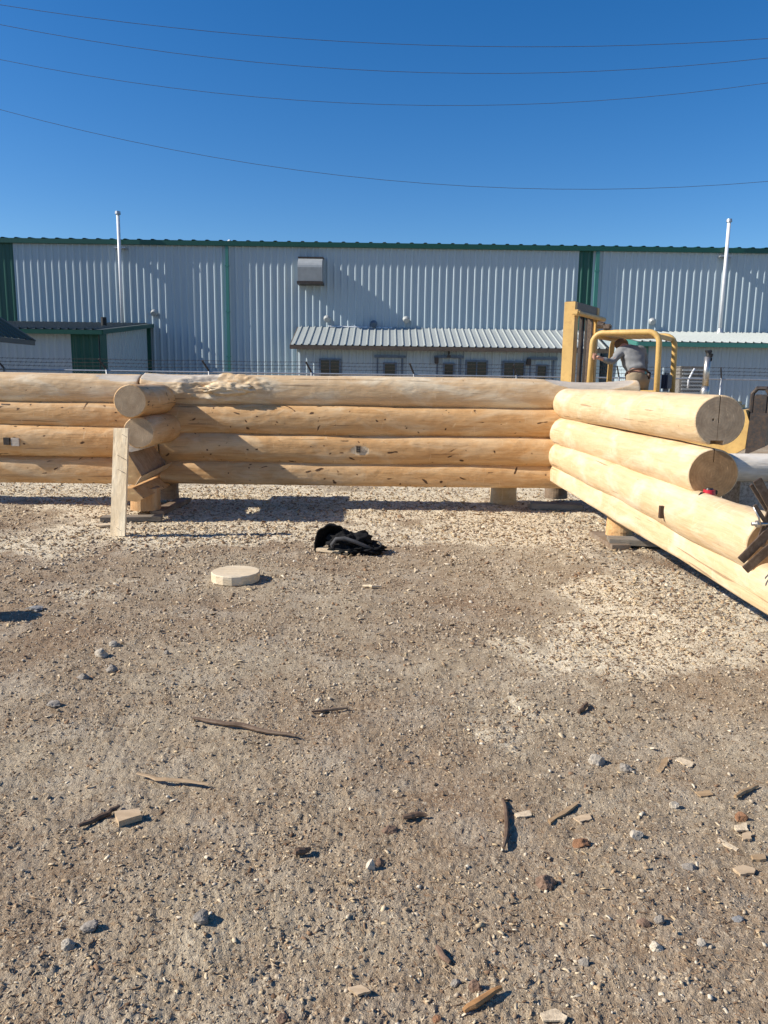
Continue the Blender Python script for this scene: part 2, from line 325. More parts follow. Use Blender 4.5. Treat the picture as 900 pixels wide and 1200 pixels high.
PST=[(0,(.22,.16,.105)),(.2,(.36,.285,.20)),(.5,(.46,.375,.27)),(.74,(.30,.19,.11)),(.84,(.55,.46,.34)),(.955,(.64,.56,.44))]
scatter('gravel',15000,'stone','loose grey and brown gravel strewn over the dirt yard','gravel',11,.006,.026,PST,pw=4.0)
scatter('grit',105000,'stone','fine brown grit and crumbs covering the dirt yard','grit',17,.0030,.0105,PST,lambda x,y,cl:min(1,.08+1.5*max(0,cl)**1.8),13,big=False,pw=2.2)
def cmask(x,y,cl): return min(1,.05+.22*cl*cl+1.0*sawmask(x,y))
scatter('wood_chips',60000,'chip','pale wood chips and sawdust shavings scattered on the dirt','wood chips',23,.0035,.020,[(0,(.50,.38,.23)),(.25,(.60,.48,.32)),(.5,(.38,.27,.165)),(.72,(.24,.15,.09)),(.86,(.68,.58,.43)),(.95,(.14,.085,.05))],cmask,pw=3.6)
scatter('bark_shreds',22000,'shred','thin brown bark shreds and splinters lying on the dirt','bark shreds',31,.003,.009,[(0,(.22,.13,.075)),(.35,(.34,.23,.14)),(.6,(.50,.38,.25)),(.8,(.13,.08,.05))],lambda x,y,cl:min(1,.04+.4*max(0,cl)**2+.9*sawmask(x,y)),11)
# ---------------------------------------------------------------- logs
def make_log(label,p0,p1,ra,rb,seed,mats,group,flats=(),clip=None,bumps=(),burls=(),wav=.028,step=.045,seg=56,name='peeled_log',cat='log',kerfs=(),sq=2.0):
    """log along local X from p0 to p1; flats: (s, ang_deg, half_len, half_ang_deg, depth, matidx)"""
    p0=Vector(p0);p1=Vector(p1); d=p1-p0; Ln=d.length; x=d/Ln; y=Vector((0,0,1)).cross(x).normalized(); z=x.cross(y)
    nS=max(6,int(Ln/step)); V=[];Fc=[];mi=[]
    ss=[0,.004]+[.012+(Ln-.024)*i/nS for i in range(nS+1)]+[Ln-.004,Ln]
    inset={0:.010,1:.003,len(ss)-2:.003,len(ss)-1:.010}
    fl={}
    for i,s in enumerate(ss):
        t=s/Ln; r=ra+(rb-ra)*t
        cy=nz(s*.45,seed*7.3)*.03+nz(s*1.3,seed*2.3)*.012; cz=nz(s*.45,seed*3.1+50)*.016
        for k in range(seg):
            a=2*math.pi*k/seg; ca,sa=math.cos(a),math.sin(a)
            q=r*(1+wav*nz(s*1.1,ca*.9+seed*5,sa*.9)+.012*nz(s*4,ca*2.2+seed*3,sa*2.2)+.005*nz(s*13,ca*8+seed,sa*8))
            if sq>2: q*=(abs(ca)**sq+abs(sa)**sq)**(-1/sq)
            for (s0,ag,hl,ha,dp,m_) in flats:
                da=(math.degrees(a)-ag+180)%360-180; e=((s-s0)/hl)**2+(da/ha)**2
                wobble=.15*nz(s*5,da*.1,seed)
                if e+wobble<1:
                    fl[(i,k)]=m_; q-=dp*max(0,1-e)**.5
            for (s0,ag,hl,ha,dp) in bumps:
                da=(math.degrees(a)-ag+180)%360-180; e=((s-s0)/hl)**2+(da/ha)**2
                q+=dp*math.exp(-e*1.6)*(1+.5*nz(s*9,ca*5,sa*5))
            for (s0,ag,hl,ha,ar,dp) in burls:
                da=(math.degrees(a)-ag+180)%360-180; e=math.sqrt(((s-s0)/hl)**2+(da/ha)**2)+.22*nz(s*4,da*.05,9)
                if e<2: q+=ar*math.exp(-((e-.95)/.26)**2)*(.55+1.1*abs(nz(s*9,da*.12,4)))-dp*(1-smooth01(.35,.85,e))+.010*math.exp(-(e/1.1)**4)*noise.fractal(Vector((s*14,da*.25,7)),1,2,4)
            q-=inset.get(i,0); yy=q*ca+cy; zz=q*sa+cz
            if clip is not None and zz<clip: zz=clip+.002*nz(s*7,yy*20)
            V.append((s-Ln/2,yy,zz))
    for i in range(len(ss)-1):
        for k in range(seg):
            k2=(k+1)%seg; Fc.append((i*seg+k,i*seg+k2,(i+1)*seg+k2,(i+1)*seg+k)); c=[fl.get(w) for w in((i,k),(i,k2),(i+1,k),(i+1,k2))]
            mi.append(next((w for w in c if w and c.count(None)<2),0) or 0)
    n=len(V)
    Fc.append(tuple(range(seg))[::-1]); mi.append(len(mats)-1); Fc.append(tuple((len(ss)-1)*seg+k for k in range(seg))); mi.append(len(mats)-1)
    me=bpy.data.meshes.new(name); me.from_pydata(V,[],Fc)
    for m in mats: me.materials.append(m)
    me.polygons.foreach_set('material_index',mi); me.polygons.foreach_set('use_smooth',[len(f)==4 for f in Fc])
    me.update(); bm=bmesh.new(); bm.from_mesh(me); bmesh.ops.recalc_face_normals(bm,faces=bm.faces); bm.to_mesh(me); bm.free()
    o=bpy.data.objects.new(name,me); COL.objects.link(o)
    o.matrix_world=Matrix.Translation((p0+p1)/2)@Matrix((x,y,z)).transposed().to_4x4()
    for (kc,ks) in kerfs:     # boolean saw cuts given in local coordinates
        bm=bmesh.new(); bmesh.ops.create_cube(bm,size=1); bmesh.ops.scale(bm,vec=ks,verts=bm.verts); bmesh.ops.translate(bm,vec=kc,verts=bm.verts)
        cm=bpy.data.meshes.new('c'); bm.to_mesh(cm); bm.free(); cm.materials.append(mats[-1]); co=bpy.data.objects.new('c',cm); COL.objects.link(co); co.matrix_world=o.matrix_world.copy()
        bpy.context.view_layer.update()
        md=o.modifiers.new('b','BOOLEAN'); md.object=co; md.operation='DIFFERENCE'; md.solver='EXACT'
        dg=bpy.context.evaluated_depsgraph_get(); nm=bpy.data.meshes.new_from_object(o.evaluated_get(dg)); o.modifiers.clear(); o.data=nm; bpy.data.objects.remove(co)
    return tag(o,label,cat,group)
GB='logs of the back wall'; GR='logs of the right wall'; GS='log stubs at the left corner'
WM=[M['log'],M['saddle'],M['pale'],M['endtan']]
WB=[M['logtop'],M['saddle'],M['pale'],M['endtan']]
YW=9.32
xl=-2.66; xr=3.06
# main back wall; local y axis points to +Y world for +X logs, so camera side is angle 180, top 90
def bw(label,xa,xb,zc,ra,rb,dy,seed,**k): return make_log(label,(xa,YW+dy,zc),(xb,YW+dy,zc+k.pop('dz',0)),ra,rb,seed,k.pop('mats',WM),GB,sq=k.pop('sq',2.55),**k)
c3=bw('top log of the back wall with a carved burl at its left end',xl-.25,xr-.05,1.395,.198,.192,.045,1,
  flats=[(5.35,105,.55,55,.035,1),(.42,112,.55,42,.03,1)],wav=.045,mats=WB,seg=110,step=.018,burls=[(.93,160,.50,46,.030,.030)])
c2=bw('second log from the top of the back wall, right of the corner stubs',xl-.02,xr-.02,1.055,.198,.19,-.0,2,flats=[(5.3,150,.5,30,.03,0)],wav=.05)
c1=bw('third log down in the back wall, with a pale oval patch holding a dark mark',xl-.02,xr,.713,.20,.19,-.03,3,flats=[(2.385,178,.12,17,.005,2)],wav=.05,seg=110,step=.018)
c0=bw('bottom log of the back wall resting on stump blocks, right of the board',xl-.02,xr-.03,.40,.195,.188,-.035,4,clip=-.105)
l3=bw('top left log of the back wall, pale flat saddle beside the round stub',-7.2,xl-.27,1.392,.186,.188,.02,5,mats=WB,flats=[(4.1,120,.35,30,.02,1)])
l2=bw('thin second log in the wall left of the corner stubs',-7.2,xl-.03,1.085,.176,.172,.0,6)
l1=bw('third log left of the corner with a square mortise at the photo edge',-7.2,xl-.03,.775,.205,.197,-.045,7,wav=.04)
l0=bw('bottom log of the wall left of the upright board',-7.2,xl-.03,.42,.195,.188,-.02,8,clip=-.15)
def lp(o,V):  # world -> part under a rotated log
    mw=o.matrix_world.inverted(); return [mw@Vector(v) for v in V]
def logpart(o,name,mb,mat,smooth=False):
    bpy.context.view_layer.update()
    me=bpy.data.meshes.new(name); me.from_pydata([tuple(v) for v in lp(o,mb.v)],[],mb.f); me.materials.append(mat)
    if smooth: me.polygons.foreach_set('use_smooth',[True]*len(me.polygons))
    bm=bmesh.new(); bm.from_mesh(me); bmesh.ops.recalc_face_normals(bm,faces=bm.faces); bm.to_mesh(me); bm.free()
    q=bpy.data.objects.new(name,me); COL.objects.link(q); q.parent=o; return q
mk=MB(); c=P(420,526.5,9.095)
for i in(-1,1): mk.box(c+Vector((i*.018,0,0)),(.012,.02,.075))
for i in(-1,0,1): mk.box(c+Vector((0,.001,i*.027)),(.05,.018,.010))
logpart(c1,'mortise_mark',mk,M['dark'])
mk=MB(); c=P(8,517,9.06); mk.box(c,(.07,.03,.085)); logpart(l1,'mortise_shade',mk,M['dark'])  # solid dark block stands in for the shade inside the mortise
mk=MB(); c=P(18,518,9.06); mk.box(c,(.10,.022,.10),bev=.006); logpart(l1,'mortise_face',mk,M['saddle'])
# burl on the top log: carved pale tongue with a rolled rim
def blob(mb,c,rx,ry,rz,seed,amp=.25,fr=3,seg=28,mi=0,ax=None):
    c=Vector(c); V=[];Fc=[]; n=seg; m=seg//2; ax=ax or (Vector((1,0,0)),Vector((0,1,0)),Vector((0,0,1)))
    for i in range(m+1):
        ph=math.pi*i/m
        for k in range(n):
            a=2*math.pi*k/n; d=Vector((math.sin(ph)*math.cos(a),math.sin(ph)*math.sin(a),math.cos(ph)))
            q=1+amp*noise.fractal(d*fr*.5+Vector((seed*3.7,seed,0)),1,2,3); V.append(c+ax[0]*(d.x*rx*q)+ax[1]*(d.y*ry*q)+ax[2]*(d.z*rz*q))
    for i in range(m):
        for k in range(n): Fc.append((i*n+k,i*n+(k+1)%n,(i+1)*n+(k+1)%n,(i+1)*n+k))
    return mb.add(V,Fc,mi)
b_=MB(); blob(b_,P(268,456,9.19),.30,.09,.075,3,.30,7,60); logpart(c3,'burl_tongue',b_,M['logbright'],True)
# right wall (runs towards the camera)
n3=P(842,494,5.0); n2=P(835,555,5.02); XR=n3.x
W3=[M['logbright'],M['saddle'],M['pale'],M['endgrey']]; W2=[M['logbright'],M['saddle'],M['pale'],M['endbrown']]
# axis p0 = far, p1 = near -> +X local points to camera; kerfs at local x=+L/2
def rw(label,pn,pf,rn,rf,seed,mats,**k): return make_log(label,pf,pn,rf,rn,seed,mats,GR,**k)
L3=(Vector((2.16,10.0,1.30))-n3).length
rw('top log of the right wall with a cracked grey round end',n3,(2.16,10.0,1.30),.166,.185,11,W3,kerfs=[((L3/2,.0,.085),(.12,.006,.19)),((L3/2,.0,-.03),(.02,.003,.2)),((L3/2,.0,-.165),(.30,.085,.085)),((L3/2,-.035,.012),(.03,.016,.014))])
L2=(Vector((2.14,10.0,.955))-n2).length
rw('second log down in the right wall with a round brown end',n2,(2.14,10.0,.955),.168,.18,12,W2,kerfs=[((L2/2,0,.125),(.12,.006,.10))])
r1=rw('third log down in the right wall, longest, steel tongs on its end',(2.115,4.02,.695),(2.115,10.0,.68),.172,.167,13,W2,sq=2.15,flats=[(5.2,60,.75,35,.02,0)])
rw('bottom flat sawn half log of the right wall close to the dirt',(2.125,2.9,.46),(2.13,10.0,.46),.150,.147,14,W2,clip=-.075,sq=3.0,wav=.014)
def hit(o,org,d):
    bpy.context.view_layer.update(); mi_=o.matrix_world.inverted(); ok,l_,n_,_=o.ray_cast(mi_@org,(mi_.to_3x3()@d).normalized()); return (o.matrix_world@l_) if ok else None
mk=MB(); q=hit(r1,CAM,ray(777,600)) or P(777,600,5.55); mk.box(q,(.05,.035,.085)); logpart(r1,'mortise_shade',mk,M['belt'])  # no real recess: shade of the mortise put in as a dark brown block
# left corner stubs
s3=P(154,470,8.05); s2=P(160,507,8.12)
SM=[M['log'],M['saddle'],M['pale'],M['endtan']]
make_log('uppermost round stub end at the left corner, pale grey face',(s3.x-.02,9.95,1.28),s3,.18,.172,21,SM,GS,flats=[(1.55,145,.3,22,.012,1)])
make_log('second round stub from the top at the left corner behind the board top',(s2.x+.02,9.95,.955),s2,.175,.165,22,SM,GS)
def Z4(x,y,Y=8.15): return P(110+x/6.923,480+y/6.923,Y)
M['hewn']=wood('hewn_weathered',(.27,.175,.10),(.42,.29,.18),(.46,.35,.24),knots=False)
M['orangeend']=endgrain('orange_end',(.50,.28,.11),(.66,.42,.20))
def hewn(poly,label,mats,yb=9.2):
    mb=MB(); f=[Z4(*q) for q in poly]; mb.prism(f,(0,yb-8.15,0),0,1); o=mb.top('hewn_beam_end',mats,label,'beam',group=GS); return o
hewn([(268,342),(385,535),(330,612),(240,600),(190,480),(200,380)],'dark weathered square hewn stub below the round stubs',[M['hewn'],M['orangeend']])
hewn([(318,640),(402,722),(345,748),(255,738),(215,690),(232,640)],'lowest hewn stub with orange end grain, resting on the stump',[M['log'],M['orangeend']])
mb=MB(); mb.prism([Z4(385,540,8.13),Z4(635,425,9.05),Z4(600,475,9.05),Z4(335,615,8.13)],(-.02,.03,-.01)); mb.top('beam_offcut',M['board'],'tan sawn strip along the lower face of the dark hewn stub','offcut')
mb=MB(); mb.prism([Z4(275,278,8.2),Z4(392,280,8.2),Z4(385,325,8.2),Z4(300,345,8.2),Z4(275,340,8.2)],(0,.5,0)); mb.top('wedge',M['saddle'],'pale wedge between the round stub and the dark hewn stub','wedge')
# upright board
def dz(p,z): q=Vector(p); q.z=z; return q
yb=PG(137,629).y
A=[P(133,502,yb+.04),P(150,502,yb-.01),P(146,628.5,yb-.03),P(129,628,yb+.02)]
mb=MB(); mb.prism(A,(0,.045,0)); o=mb.top('upright_board',M['upboard'],'pale rough sawn board standing on end before the corner stubs','board')
mb=MB(); 
for (x,y,x2,y2) in((143,509,149,512.5),(137,533,148,539),(138,550,146,554),(136,618,142,622)):
    mb=MB(); mb.bar(P(x,y,yb+.0-.028+(146-x)*.003),P(x2,y2,yb-.028+(146-x2)*.003),.003,.003); mb.part('pencil_mark',M['weath'],o)
# stumps, planks
def stump(cx,cy,r,h,label,seed,z0=0.0,mats=None,group='stump blocks holding up the log walls',sq=False):
    mb=MB(); n=28; rings=[]
    for (z,s) in((0,1.0),(h*.5,.97),(h-.006,.985),(h,.96)):
        for k in range(n):
            a=2*math.pi*k/n; q=r*s*(1+.06*nz(math.cos(a)*1.3+seed,math.sin(a)*1.3,z*2)+.012*nz(a*9,seed)); rings.append(Vector((cx+q*math.cos(a),cy+q*math.sin(a),z0+z)))
    Fc=[(i*n+k,i*n+(k+1)%n,(i+1)*n+(k+1)%n,(i+1)*n+k) for i in range(3) for k in range(n)]; mb.add(rings,Fc,0); mb.add(rings[-n:],[tuple(range(n))],1); mb.add(rings[:n],[tuple(range(n))[::-1]],1)
    o=mb.top('stump_block',mats or [M['stumpw'],M['endtan']],label,'stump',(cx,cy,z0),group); return o
def plank(pa,pb,w,t,label,mat='plankgrey',z=0.03,group='planks under the stump blocks',yaw=None,name='plank'):
    mb=MB(); a=Vector(pa); b=Vector(pb); a.z=z; b.z=z; mb.bar(a,b,w,t,bev=.004); return mb.top(name,M[mat],label,'plank',group=group)
p=PG(165,605); stump(p.x,p.y+.18,.17,.25,'orange stump under the lowest hewn stub, on a grey plank',1,.055)
p=PG(194,590); stump(p.x,p.y+.1,.14,.26,'dark stump under the back wall just behind the corner stubs',2,.05,[M['weath'],M['endbrown']])
p=PG(590,590); stump(p.x,p.y+.05,.175,.295,'pale round stump under the middle of the back wall',3,0,[M['logbright'],M['endtan']])
p=PG(646,588); stump(p.x+.05,p.y-.02,.15,.24,'brown stump under the right corner of the log walls',4,.06,[M['weath'],M['endbrown']])
p=PG(735,636); stump(2.33,p.y+.05,.13,.31,'short stump under the right wall on crossed planks',5,.07,[M['log'],M['endtan']])
plank(PG(119,611),PG(190,610),.16,.05,'grey plank under the orange stump beside the upright board')
plank(PG(184,604),PG(217,588),.16,.05,'dark plank running back under the dark stump','weath')
plank(PG(622,595),PG(682,597),.24,.07,'grey thick plank under the right corner stump',z=.035)
plank(PG(712,640),PG(800,644),.2,.055,'grey plank across the front of the short stump',z=.06)
plank(PG(700,628),PG(728,645),.18,.05,'brown plank angled at the left of the short stump','weath',z=.026)
plank(PG(114,618),PG(134,617),.12,.02,'pale scrap of plank at the foot of the upright board','pale',z=.02,group='wood scraps')
# things beyond / on the right wall
make_log('pale thick log lying loose behind the right wall',(2.95,6.6,.845),(6.2,6.8,.85),.12,.125,31,[M['whitelog'],M['saddle'],M['pale'],M['endgrey']],'loose logs')
mb=MB(); a=P(868,561,6.6); mb.prism([P(868,561,6.6),P(925,566,6.6),P(925,700,6.6),P(858,700,6.6)],(0,.35,0)); 
for v in mb.v: v.z=max(v.z,0)
mb.top('timber_block',M['conc'],'big weathered grey timber block behind the right wall','block')
# tape measure
c=P(829,583,4.95); c.y=4.93; c.z=(hit(r1,Vector((c.x,c.y,3)),Vector((0,0,-1))) or c).z-.004
t=thing('tape_measure','small red and black tape measure on the log below the brown round end','tape measure',c)
mb=MB(); mb.tube([c+Vector((.0,0,.002)),c+Vector((0,0,.035))],[.04,.036],20); mb.part('case',M['red'],t)
mb=MB(); mb.tube([c+Vector((0,0,.034)),c+Vector((0,0,.045))],[.026,.022],16); mb.box(c+Vector((.035,0,.018)),(.03,.03,.03),bev=.004); mb.part('cover',M['blackpl'],t)
mb=MB(); mb.tube([c+Vector(q) for q in((-.035,-.01,.012),(-.06,-.02,.014),(-.08,-.04,.0),(-.085,-.05,-.02))],.007,8); mb.part('wrist_strap',M['blackpl'],t,True)
# steel tongs
YT=3.9
t=thing('log_tongs','brown steel log tongs bolted together on the near log end','log tongs',P(890,640,YT))
def tb(x,y,x2,y2,w,dy=0,th=.012,mat='rust'):
    m_=MB(); m_.bar(P(x,y,YT+dy),P(x2,y2,YT+dy),th,w,Vector((0,1,0)).cross((P(x2,y2,YT)-P(x,y,YT)).normalized()),bev=.002); return m_.part('bar',M[mat],t)
for q in((887,562,928,636,.045,0),(880,568,925,640,.018,.05),(884,592,912,634,.02,-.03),(868,657,912,612,.045,-.04),(873,668,925,622,.045,-.07),(890,640,905,598,.05,.03)): tb(*q)
mb=MB(); mb.tube([P(881,614,YT-.03),P(915,614,YT-.03)],.010,10); mb.part('bolt',M['steel'],t,True)
mb=MB(); mb.tube([P(886,614,YT-.03),P(890,614,YT-.03)],.019,6); mb.part('nut',M['steel'],t)
mb=MB(); mb.tube([P(883,594,YT-.03),P(889,606,YT-.04),P(891,614,YT-.045)],.005,8); mb.part('pin',M['steel'],t,True)
# ---------------------------------------------------------------- warehouse
YF=36.; X0,X1=-34.,34.; EH=P(450,289,YF).z
Xax=Vector((1,0,0)); Yn=Vector((0,-1,0)); Zz=Vector((0,0,1))
wh=thing('warehouse','long white ribbed metal warehouse with dark green trim across the yard','warehouse',(0,YF,0))
def px2x(px,py,Y): return P(px,py,Y).x
gl0,gl1=px2x(-12,350,YF),px2x(19,350,YF); gr0,gr1=px2x(676.5,340,YF),px2x(693,340,YF)
for (a,b,m_) in((X0,gl0,'siding'),(gl0,gl1,'green'),(gl1,gr0,'siding'),(gr0,gr1,'green'),(gr1,X1,'siding')):
    mb=MB(); mb.ribbed((a,YF,0),Xax,Yn,Zz*EH,b-a,pitch=.318 if m_=='siding' else .32); mb.part('wall_panel',M[m_],wh)
mb=MB(); mb.box((0,YF+15,EH/2-.1),(X1-X0-.1,29.9,EH-.25)); mb.part('building_core',M['siding'],wh)
mb=MB(); ov=.15
mb.ribbed((X0,YF-ov,EH+.13),Xax,Vector((0,-.1,1)),Vector((0,15,1.3)),X1-X0,pitch=.61,h=.04,w0=.10,w1=.05); mb.part('roof',M['green'],wh)
mb=MB(); mb.box((0,YF-ov/2-.02,EH+.02),(X1-X0,ov,.2)); mb.part('eave_gutter',M['green'],wh)
for px,mt,w in((267.5,'teal',.13),(697,'teal',.16)):
    mb=MB(); x=px2x(px,350,YF); mb.box((x,YF-.09,EH/2),(w,.11,EH-.2)); 
    for z in(2.5,4.5,6.5): mb.box((x,YF-.09,z),(w+.05,.13,.06))
    mb.part('downspout',M[mt],wh)
# conduits across the wall, vents
def stack(px,pt,pb,label,r=.075,lean=0):
    a=P(px[0],pb,YF-.35); b=P(px[1],pt,YF-.35)
    b.x=a.x=px2x((px[0]+px[1])/2,(pt+pb)/2,YF-.35)
    t=thing('flue_pipe',label,'pipe',(a.x,a.y,a.z),'tall flue pipes')
    mb=MB(); mb.tube([a,b],r,12); mb.part('pipe',M['whitepipe'],t,True)
    mb=MB(); mb.tube([b,b+Zz*.12],[r*1.7,r*1.5],12); mb.tube([b-Zz*.03,b],[r,r*1.7],12); mb.part('cap',M['galv'],t)
    mb=MB(); mb.box((a.x,YF-.2,EH-.25),(.5,.3,.05)); mb.part('bracket',M['galv'],t)
    mb=MB(); mb.tube([a-Zz*.1,a+Zz*.1],[r*2.4,r*1.2],12); mb.part('flashing',M['galv'],t)
stack((143,139),251,384,'tall white flue pipe rising from the left lean-to roof')
stack((845,853),260,388,'tall white flue pipe rising from the right annex roof')
# vent hood
a=P(351,303,YF); b=P(379,332,YF); t=thing('vent_hood','grey curved exhaust hood high on the warehouse wall','vent hood',((a.x+b.x)/2,YF,b.z))
pr=[]; dpt=.85; hh=a.z-b.z
for i in range(9):
    q=R(90)*i/8; pr.append(Vector((a.x,YF-dpt*math.sin(q)*.98-.0,b.z+hh*.0+hh*(math.cos(q)*.45+.55))))
pr.append(Vector((a.x,YF-dpt*.9,b.z))); pr.append(Vector((a.x,YF-.02,b.z)))
mb=MB(); mb.prism(pr,(b.x-a.x,0,0)); mb.part('hood_shell',M['hood'],t)
mb=MB(); mb.box(((a.x+b.x)/2,YF-.4,b.z-.06),(b.x-a.x+.08,.8,.1)); mb.part('hood_rim',M['dark'],t)
mb=MB(); mb.box(((a.x+b.x)/2,YF-.2,a.z+.0),(b.x-a.x+.06,.4,.05)); mb.part('hood_cap',M['dark'],t)
def lamp(px,py,label,Y=YF,kind='round'):
    c=P(px,py,Y-.15); t=thing('wall_lamp',label,'wall lamp',c,'lamps on the warehouse wall')
    mb=MB(); mb.tube([c+Vector((0,.15,0)),c+Vector((0,-.03,0))],.10,12); mb.part('mount',M['galv'],t)
    mb=MB(); mb.tube([c+Vector((0,-.02,.02)),c+Vector((0,-.16,-.05))],[.17,.12],14); mb.part('lamp_head',M['trimblue'] if kind=='dark' else M['hood'],t)
lamp(181,367,'small wall lamp above the left lean-to corner'); lamp(383.5,374,'small wall lamp above the left end of the office roof')
lamp(438,380,'dark wall lamp just above the middle of the office roof',kind='dark'); lamp(476,375,'small grey wall lamp right of the dark one'); lamp(764,377,'wall lamp above the forklift guard')
mb=MB(); a=P(385,382.5,YF-.1); b=P(459,384.5,YF-.1); mb.tube([a,b],.035,8)
for k in range(6): mb.box(a.lerp(b,k/5)+Vector((0,.04,0)),(.05,.1,.12))
mb.top('conduit_pipe',M['whitepipe'],'white conduit pipe along the wall just above the office roof','pipe')
mb=MB(); c=P(269,288,YF+.2); blob(mb,c+Zz*.12,.12,.12,.15,1,.05,2,14); mb.tube([c-Zz*.3,c+Zz*.1],.04,8); mb.top('roof_beacon',M['whitepipe'],'small white dome on the warehouse roof edge','beacon',smooth=True)
# lean-tos -----------------------------------------------------------------
def leanto(name,label,cat,xa,xb,yf,ze,zw,wallm,roofm,fascm,corner=None,pitch=.305,ov=.35,cornerw=1.2,fh=.16,endov=.25):
    t=thing(name,label,cat,((xa+xb)/2,yf,0))
    mb=MB(); mb.ribbed((xa,yf,0),Xax,Yn,Zz*(ze-.05),xb-xa,pitch=pitch) if pitch else mb.box(((xa+xb)/2,yf+.05,(ze-.05)/2),(xb-xa,.1,ze-.05)); mb.part('front_wall',wallm,t)
    for x,nx in((xa,-1),(xb,1)):
        mb=MB(); 
        mb.add([(x,yf+.01,0),(x,YF-.01,0),(x,YF-.01,zw-.06),(x,yf+.01,ze-.06)],[(0,1,2,3)])
        k=.3
        while yf+k<YF-.1:
            y=yf+k; z=ze+(zw-ze)*(y-yf)/(YF-yf)-.07
            mb.prism([(x,y-.045,0),(x+nx*.035,y-.022,0),(x+nx*.035,y+.022,0),(x,y+.045,0)],(0,0,z)); k+=.305
        mb.part('side_wall',wallm,t)
    sl=(zw-ze)/(YF-yf); mb=MB(); oy=yf-ov; oz=ze-ov*sl; A0=xa-endov; Lg=xb-xa+2*endov
    mb.ribbed((A0,oy,oz+.06),Xax,Vector((0,0,1)),Vector((0,YF-.05-oy,(YF-.05-oy)*sl)),Lg,pitch=.305,h=.045,w0=.04,w1=.018)
    mb.add([(A0,oy,oz+.02),(A0+Lg,oy,oz+.02),(A0+Lg,YF-.05,oz+.02+(YF-.05-oy)*sl),(A0,YF-.05,oz+.02+(YF-.05-oy)*sl)],[(0,1,2,3)]); mb.part('roof',roofm,t)
    mb=MB(); mb.box(((xa+xb)/2,oy-.03,oz-fh/2+.04),(Lg+.04,.08,fh))
    for x in(A0-.02,A0+Lg+.02): mb.bar((x,oy,oz-.03),(x,YF-.05,oz-.03+(YF-.05-oy)*sl),.05,fh)
    mb.part('fascia',fascm,t); return t
xa=px2x(-300,410,30.); xc=P(174,400,YF).x
zE=P(80,387,29.7).z; zW=P(150,380.5,YF).z
lt=leanto('lean_to','white lean-to with dark green corner and low dark roof at the left','lean-to',xa,xc,29.8,zE,zW,M['siding'],M['roofdk'],M['green'])
gx0=px2x(83,410,29.7); mb=MB(); mb.ribbed((gx0,29.79-.045,0),Xax,Yn,Zz*(zE-.08),xc-gx0-.0,pitch=.3); mb.add([(xc+.045,29.75,0),(xc+.045,30.5,0),(xc+.045,30.5,zE-.08),(xc+.045,29.75,zE-.08)],[(0,1,2,3)]); mb.part('corner_panel',M['green'],lt)
mb=MB(); mb.box((xc+.06,YF-.14,zW/2),(.16,.14,zW)); mb.part('downspout',M['green'],lt)
mb=MB(); c=P(122,384,32.5); mb.tube([c,c+Zz*.42],.11,12); mb.top('roof_vent',M['black'],'short black vent pipe on the left lean-to roof','vent pipe')
# office annex
xo=P(352,395,YF).x+.12; xo2=P(702,400,YF).x-.62; yo=33.4; ze=P(450,403.5,yo-.35).z; zw=P(450,385.5,YF).z
off=leanto('office_annex','low white office annex with grey metal roof and six windows','office',xo,xo2,yo,ze,zw,M['siding'],M['roofgrey'],M['brown'],ov=.4,endov=.2)
mb=MB(); mb.box(((xo+xo2)/2,yo-.42,ze-.10-.08),(xo2-xo+.3,.05,.10)); mb.part('gutter',M['roofgrey'],off)
def window(x0,y0,x1,parent,two=False,cap=False,z1=None,Y=None):
    Y=Y or yo; a=P(x0,y0,Y-.06); b=P(x1,y0,Y-.06); w=b.x-a.x; cx=(a.x+b.x)/2; zt=a.z; h=1.1; zb=zt-h; fr=.075
    mb=MB(); mb.box((cx,Y-.06,zt-fr/2),(w,.1,fr)); mb.box((cx,Y-.06,zb+fr/2),(w,.1,fr))
    for x in(a.x+fr/2,b.x-fr/2): mb.box((x,Y-.06,(zt+zb)/2),(fr,.1,h-2*fr))
    if two: mb.box((cx,Y-.06,(zt+zb)/2),(.05,.09,h-2*fr))
    f=mb.part('window',M['trimblue'],parent); mb=MB(); mb.box((cx,Y-.03,(zt+zb)/2),(w-2*fr+.01,.03,h-2*fr+.01)); mb.part('pane',M['glass'],f)
    if cap:
        mb=MB(); mb.box((cx,Y-.09,zt+.24),(w+.75,.14,.10))
        for x in(a.x-.24,b.x+.24): mb.box((x,Y-.06,zt-.45),(.07,.07,1.25))
        mb.part('door_trim',M['trimblue'],f)
for (x0,x1,y,tw,cp) in((374,399.5,420,True,False),(449,465,424.5,False,True),(519,533,425,False,True),(545.5,572,422,True,False),(589,616,423,True,False),(628,642,427,False,True)): window(x0,y,x1,off,tw,cp)
for px,py in((511.5,422.5),(619.5,424)):
    mb=MB(); c=P(px,py,yo-.15); mb.box(c,(.17,.2,.26),bev=.02); mb.part('door_lamp',M['dark'],off)
mb=MB(); c=P(526,417.5,yo-.2); mb.tube([P(526,411,yo-.06),P(526,416,yo-.2)],.03,8); mb.box(c,(.14,.14,.1)); mb.part('security_lamp',M['dark'],off)
mb=MB(); mb.tube([P(445,409.5,yo-.1),P(654,412,yo-.1)],.03,6); mb.part('conduit',M['trimblue'],off)
# right annex
xr0=P(702,400,YF).x; ze=P(820,402,30.3).z; zw=P(850,391.5,YF).z
ra=leanto('annex','white ribbed annex with teal corner trim behind the forklift','annex',xr0,34.,30.4,ze,zw,M['siding'],M['roofgrey'],M['teal'],ov=.3,endov=.1)
mb=MB(); mb.box((xr0+.16,30.36,ze/2-.05),(.42,.06,ze-.1)); mb.box((xr0-.06,30.7,ze/2-.05),(.05,.7,ze-.1)); mb.part('corner_trim',M['teal'],ra)
window(899,468,915,ra,False,False,Y=30.4)
